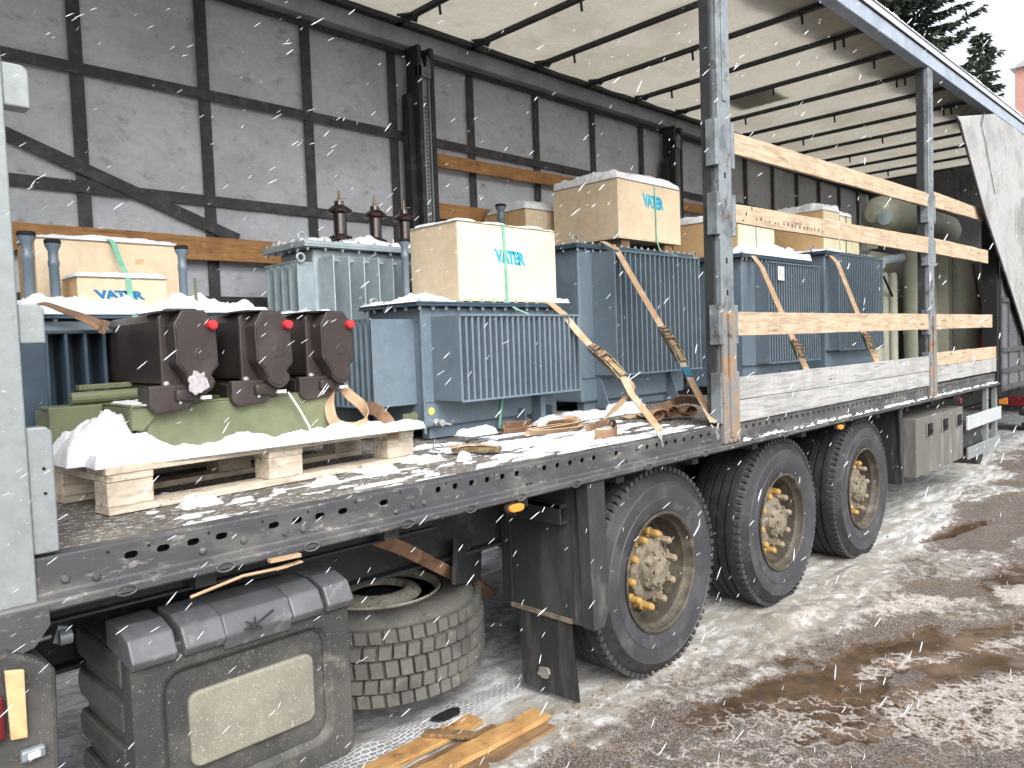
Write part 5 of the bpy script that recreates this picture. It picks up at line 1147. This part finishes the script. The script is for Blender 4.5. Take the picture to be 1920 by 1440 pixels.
for k in range(110):
    x = rs.gauss(-.42, .35) if k < 60 else rs.uniform(-1, 4); y = rs.gauss(.10, .12) if k < 60 else rs.uniform(-1.2, .2); q = rs.uniform(.003, .011)
    b.lathe([(0, -q * .4), (q, 0), (q * .8, q * .5), (0, q * .8)], (x, y, .024 if y > 0 else .010), 'z', 5)
build('grit', b, 'planka', label='scattered dark crumbs and grit on the slush', kind='stuff', category='grit')

# lamp box with amber strip at the lower left edge, under the front of the deck
LB = bpy.data.objects.new('lamp_box', None); COL.objects.link(LB); LB.parent = T; W0[LB] = W0[T]
b = MB(); b.prism([(-3.05, .60), (-2.672, .66), (-2.664, .93), (-2.70, .965), (-2.76, 1.0), (-3.05, .99)], 'y', -.06, .30); build('box_shell', b, 'plastic', LB, bevel=.012)
b = MB(); a = [atY(8, 1258, -.075), atY(45, 1255, -.075), atY(52, 1382, -.075), atY(20, 1388, -.075)]
b.prism([(p.x, p.z) for p in a][::-1], 'y', -.080, -.068); build('amber_strip', b, 'amberstrip', LB, bevel=.003)
b = MB(); a = atY(62, 1412, -.075); b.obox((a.x, -.075, a.z), (.05, .02, .028)); build('lens_bezel', b, 'pillar', LB, bevel=.006)
b = MB(); b.obox((a.x, -.088, a.z), (.026, .008, .014)); build('clear_lens', b, 'clear', LB, bevel=.003)
b = MB(); a = atY(2, 1345, -.07); b.obox((a.x - .02, -.072, a.z), (.05, .02, .10)); build('red_lens', b, 'redlens', LB, bevel=.006)

# ------------------------------------------------------------------ snow on the load and the deck
S = snow
S('snow_on_crate', -.445, .325, .97, 1.375, 2.328, .016, 'thin broken snow on the pale yellow crate in the centre', 1, cov=-.15, edge=.04)
S('snow_on_crate', 1.285, 2.085, 1.215, 1.82, 2.815, .085, 'rounded snow cap on the highest cream crate', 2, edge=.16, lump=.12)
S('snow_on_crate', 1.06, 1.75, 1.90, 2.35, 2.682, .085, 'rounded snow cap on the half hidden crate between the lettered ones', 3, edge=.18, lump=.12)
S('snow_on_crate', -2.255, -1.665, 1.58, 1.86, 2.182, .022, 'snow layer on the large far left crate', 4, edge=.03)
S('snow_on_crate', -2.168, -1.815, 1.35, 1.55, 2.002, .022, 'snow layer on the low far left crate', 5, edge=.03)
S('snow_on_crate', 2.60, 3.22, 1.00, 1.62, 2.63, .075, 'snow cap on the pale crate right of the middle pillar', 6, edge=.16, lump=.15)
S('snow_on_crate', 4.995, 5.175, 1.03, 1.49, 2.61, .04, 'snow cap on the low crate next to the olive tanks', 28, edge=.08, lump=.2)
S('snow_on_crate', 4.30, 4.67, 1.02, 1.58, 2.86, .085, 'snow cap on the left crate of the pair beside the olive drum', 7, edge=.15, lump=.12)
S('snow_on_crate', 4.69, 4.98, 1.02, 1.55, 2.84, .06, 'snow cap on the narrow crate beside the olive drum', 8, edge=.12, lump=.1)
S('snow_on_cover', -2.80, -1.45, 1.24, 1.60, 1.838, .055, 'snow heaped around the two far left crates', 9, edge=.06, lump=.6, peak=[(-2.0, 1.30, .25, .02)])
S('snow_on_cover', -.95, .45, 1.62, 2.05, 2.262, .030, 'patchy snow around the porcelain bushings', 10, edge=.05, lump=.9, cov=-.35)
S('snow_on_cover', -.77, -.44, .93, 1.42, 1.892, .022, 'snow lump on the cover left of the pale yellow crate', 11, edge=.08, lump=.7, peak=[(-.60, 1.12, .09, .035)], cov=-.5)
S('snow_on_cover', .28, .40, .93, 1.05, 1.900, .030, 'small snow lump at the right foot of the pale yellow crate', 12, edge=.05)
S('snow_on_cover', 2.47, 3.70, .885, 1.0, 2.318, .065, 'snow bank along the front of the pale crate right of the middle pillar', 13, edge=.05, peak=[(3.1, .94, .25, .04)])
S('snow_on_cover', 3.99, 4.40, .87, 1.3, 2.43, .03, 'snow on the cover corner of the farthest ribbed transformer', 14, edge=.06)
S('snow_on_pallet', -2.42, -1.16, .395, .66, ZF + .146, .030, 'thick snow along the front edge of the pallet', 15, res=.009, edge=.035, lump=.8, over=0, peak=[(-2.22, .60, .10, .03), (-1.85, .55, .08, .015)])
S('snow_on_pallet', -2.46, -2.23, .52, 1.02, ZF + .146, .050, 'steep snow heap at the left end of the pallet by the galvanised pillar', 16, res=.009, edge=.08, lump=.5, peak=[(-2.30, .68, .10, .095), (-2.36, .56, .12, .04)])
S('snow_on_switchgear', -2.23, -2.02, .62, .84, ZP + .168, .012, 'snow patch on the olive channel left of the first pole', 17, edge=.03, lump=.6)
S('snow_on_switchgear', -2.24, -2.18, .58, .66, ZP + .168, .010, 'ragged snow on the corner of the olive channel', 18, edge=.02, lump=.8)
S('snow_on_switchgear', -1.98, -1.88, .62, .95, 1.815, .006, 'snow streak between the first two poles', 19, edge=.02)
S('snow_on_deck', -.95, .50, .07, .82, ZF - .001, .011, 'thin streaky snow on the deck around the coiled webbing', 20, edge=.08, lump=.6, cov=.02, st=(2.2, 26))
S('snow_on_deck', -2.3, -.9, .07, .36, ZF - .001, .006, 'gritty snow on the deck edge in front of the pallet', 22, edge=.06, lump=.9, m='snowdirty', cov=.38, st=(9, 30))
S('snow_on_deck', -2.2, -1.0, .30, .52, ZF, .020, 'snow crumbs along the pallet foot', 23, edge=.05, lump=1., m='snowdirty', cov=.08)
c = atZ(895, 828, ZF); S('snow_on_buckle', c.x - .09, c.x + .09, c.y - .05, c.y + .07, ZF + .040, .035, 'rounded snow lump over the ratchet buckle on the deck', 24, edge=.05, res=.006)
c = atZ(1180, 775, ZF); S('snow_on_deck', c.x - .02, c.x + .16, c.y - .02, c.y + .18, ZF, .07, 'snow mound on the deck behind the forked strap', 25, edge=.08, res=.008)
S('snow_on_deck', .3, .9, .9, 1.2, ZF, .022, 'ragged snow line at the base of the tall transformer', 26, edge=.05, lump=.9)
c = atZ(1040, 790, ZF + .03); S('snow_on_deck', c.x - .13, c.x + .05, c.y - .04, c.y + .07, ZF + .02, .035, 'snow strip on the rolled webbing before the low transformer', 27, edge=.04, res=.006)
# icy crust on the rail lip towards the rear
X = np.linspace(.7, 6.1, 520); Yq = np.linspace(-.03, .0, 8); XX, YY = np.meshgrid(X, Yq)
c_ = fbm(XX * 9, YY * 30, 90); H = .015 * sstep(-.1, .5, c_ + .7 * fbm(XX * 40, YY * 90, 92)) * (1 + .6 * fbm(XX * 40, YY * 60, 91)) * np.sqrt(np.clip(1 - ((YY + .015) / .016) ** 2, 0, 1))
b = MB(); b.grid(X, Yq, 1.0835 + H); build('snow_on_rail', b, 'snowdirty', smooth=True, label='icy slush crust along the rail lip under the grey planks', category='snow', kind='stuff')

# falling snow: clumped flakes in the air in front of and inside the open side
rs = random.Random(33); b = MB()
def flake(p, L_, r_, d):
    d = d.normalized(); s_ = d.orthogonal().normalized(); q = d.cross(s_); ns = 5; vs = [p - d * L_ / 2]
    for h, k in ((-.28, .9), (.05, 1.), (.3, .75)):
        for j in range(ns): t = 2 * math.pi * j / ns + h; rr = r_ * k * rs.uniform(.7, 1.2); vs.append(p + d * L_ * h + (s_ * math.cos(t) + q * math.sin(t)) * rr)
    vs.append(p + d * L_ / 2); fs = [(0, 1 + (j + 1) % ns, 1 + j) for j in range(ns)]
    for i in range(2): fs += [(1 + i * ns + j, 1 + i * ns + (j + 1) % ns, 1 + (i + 1) * ns + (j + 1) % ns, 1 + (i + 1) * ns + j) for j in range(ns)]
    fs += [(1 + 2 * ns + j, 1 + 2 * ns + (j + 1) % ns, 1 + 3 * ns) for j in range(ns)]; b.add(vs, fs)
k = 0
while k < 1500:
    dd = rs.uniform(.9, 9) ** 1.; u = rs.uniform(-50, 1970); v = rs.uniform(-50, 1490)
    p = CAM + ray(u, v) * dd
    if p.z < .05 or p.z > 3.8 and p.y > 0 or p.y > 1.4: continue
    sz = rs.uniform(.0016, .0034); wnd = Vector((.70 + rs.uniform(-.25, .25), rs.uniform(-.45, .25), .55 + rs.uniform(-.2, .25)))
    flake(p, sz * rs.uniform(5., 9.), sz * .24, wnd); k += 1
M['flake'] = mat('snowflake', (.62, .65, .70), .8, bump=0)
build('falling_snow', b, 'flake', origin=(0, 0, 0), label='snowflakes blowing through the air along the open trailer', category='snow', kind='stuff')

# ------------------------------------------------------------------ beyond the trailer
PT = thing('parked_truck', 'dark truck parked behind the trailer, only its red tail lamp and low bumper showing', 'truck', (11, .9, 0))
b = MB(); b.box(9.0, 14, -.35, 2.1, .95, 3.3); build('cargo_body', b, 'darksteel', PT, bevel=.03)
b = MB(); b.box(8.95, 14.2, .2, 1.6, .55, .94); b.box(8.75, 8.95, -.35, 2.1, .42, .78); build('chassis', b, 'flap', PT, bevel=.01)
b = MB(); b.box(8.70, 8.745, -.35, 2.1, .26, .36); build('bumper', b, 'galv', PT, bevel=.005)
for y in (-.25, 1.75):
    b = MB(); b.box(8.70, 8.748, y, y + .22, .50, .64); build('tail_lamp', b, 'redlens', PT, bevel=.01)
    b = MB(); b.box(8.70, 8.748, y - .16 if y > 0 else y + .225, (y - .16 if y > 0 else y + .225) + .12, .52, .62); build('indicator_lamp', b, 'orange', PT, bevel=.01)
for x in (10.2, 13.2):
    for y in (-.25, 1.75):
        b = MB(); b.lathe([(.25, 0), (.48, .0), (.5, .04), (.5, .26), (.48, .3), (.25, .3)], (x, y, .5), 'y', 40, closed=True); wl = build('wheel', b, 'tyre', PT, smooth=True)
        b = MB(); b.lathe([(.25, .06), (.2, .12), (.1, .12), (.1, .04), (0, .03)], (x, y, .5), 'y', 32); build('rim', b, 'rim', wl, smooth=True)

PT.location = Vector((12.3, 1.65, 0))
def spruce(label, x, y, h, rad, seed, first=.12, n=90, droop=.35, dens=1.):
    rs = random.Random(seed); t = thing('spruce_tree', label, 'tree', (x, y, 0), 'spruces beyond the trailer roof')
    b = MB(); b.tube([(x, y, -.2), (x + .05, y, h * .5), (x, y, h)], [h * .018, h * .010, .015], 8); build('trunk', b, 'bark', t)
    b = MB(); tw = MB()
    for i in range(n):
        f = first + (1 - first) * (i / n) ** .9; z = h * f; L_ = rad * (1 - f) ** .8 * rs.uniform(.6, 1.12) + .12; a = i * 2.4 + rs.uniform(-.4, .4)
        d = Vector((math.cos(a), math.sin(a), 0)); up = .25 * (f > .8)
        P = [Vector((x, y, z)) + d * (L_ * q) + Vector((0, 0, (-droop * q + .35 * q * q + up * q) * L_ * .6)) for q in (0, .33, .66, 1)]
        tw.tube(P, [.03, .02, .012, .005], 4, cap=False)
        m_ = int((16 + L_ * 26) * dens)
        for k in range(m_):
            q = rs.uniform(.12, 1.03); j = min(int(q * 3), 2); c = P[j].lerp(P[j + 1], q * 3 - j)
            sd_ = d.cross(Vector((0, 0, 1))) * rs.choice((-1, 1)); out = (d * rs.uniform(.2, .9) + sd_ * rs.uniform(.2, 1.0) + Vector((0, 0, rs.uniform(-.75, .12)))).normalized()
            l2 = rs.uniform(.16, .42) * (1.15 - .5 * q); wv = out.cross(Vector((rs.uniform(-1, 1), rs.uniform(-1, 1), rs.uniform(-1, 1)))).normalized() * l2 * rs.uniform(.10, .2)
            c2 = c + out * l2; mid = c + out * l2 * .45
            b.add([c, mid + wv, c2, mid - wv], [(0, 1, 2, 3)])
            w3 = out.cross(wv).normalized() * wv.length; b.add([c, mid + w3, c2, mid - w3], [(0, 1, 2, 3)])
    build('crown', b, 'needle', t); build('limb', tw, 'bark', t)
d1 = ray(1672, 50); p = CAM + d1 * 24; spruce('big dark spruce rising above the trailer roof, left of the small one', p.x, p.y, 19, 4.9, 5, n=330, dens=2.2)
d2 = ray(1838, 62); p = CAM + d2 * 30; spruce('small slender spruce top poking above the trailer roof', p.x, p.y, p.z, 2.9, 8, n=150, dens=1.3)
BL = thing('brick_house', 'haze-tinted brick house at the right edge beyond the trees', 'house', (75, 22, 0))
p1 = CAM + ray(1903, 165) * 58
bx = p1.x; by = p1.y
b = MB(); b.box(bx, bx + 12, by - 14, by, 0, (CAM + ray(1906, 130) * 58).z); build('wall', b, 'brick', BL)
zt = (CAM + ray(1906, 130) * 58).z
b = MB(); b.prism([(by + .3, zt), (by - 7, zt + 3.2), (by - 14.3, zt)], 'x', bx - .3, bx + 12.3); build('roof', b, 'white', BL)
for k in range(4):
    for j in range(4):
        b = MB(); b.box(bx - .03, bx + .1, by - 2.6 - j * 3.1, by - 1.4 - j * 3.1, zt - 2.6 - k * 3.2, zt - 1.1 - k * 3.2); wn = build('window', b, 'white', BL)
        b = MB(); b.box(bx - .05, bx - .031, by - 2.5 - j * 3.1, by - 1.5 - j * 3.1, zt - 2.5 - k * 3.2, zt - 1.2 - k * 3.2); build('pane', b, 'glassdark', wn)
# low snowbank on the far side of the trailer
S('snowbank', -7, 3.0, 4.6, 6.4, 0, .32, 'low bank of shovelled snow on the far side seen under the trailer', 40, res=.06, edge=.6, lump=.5)
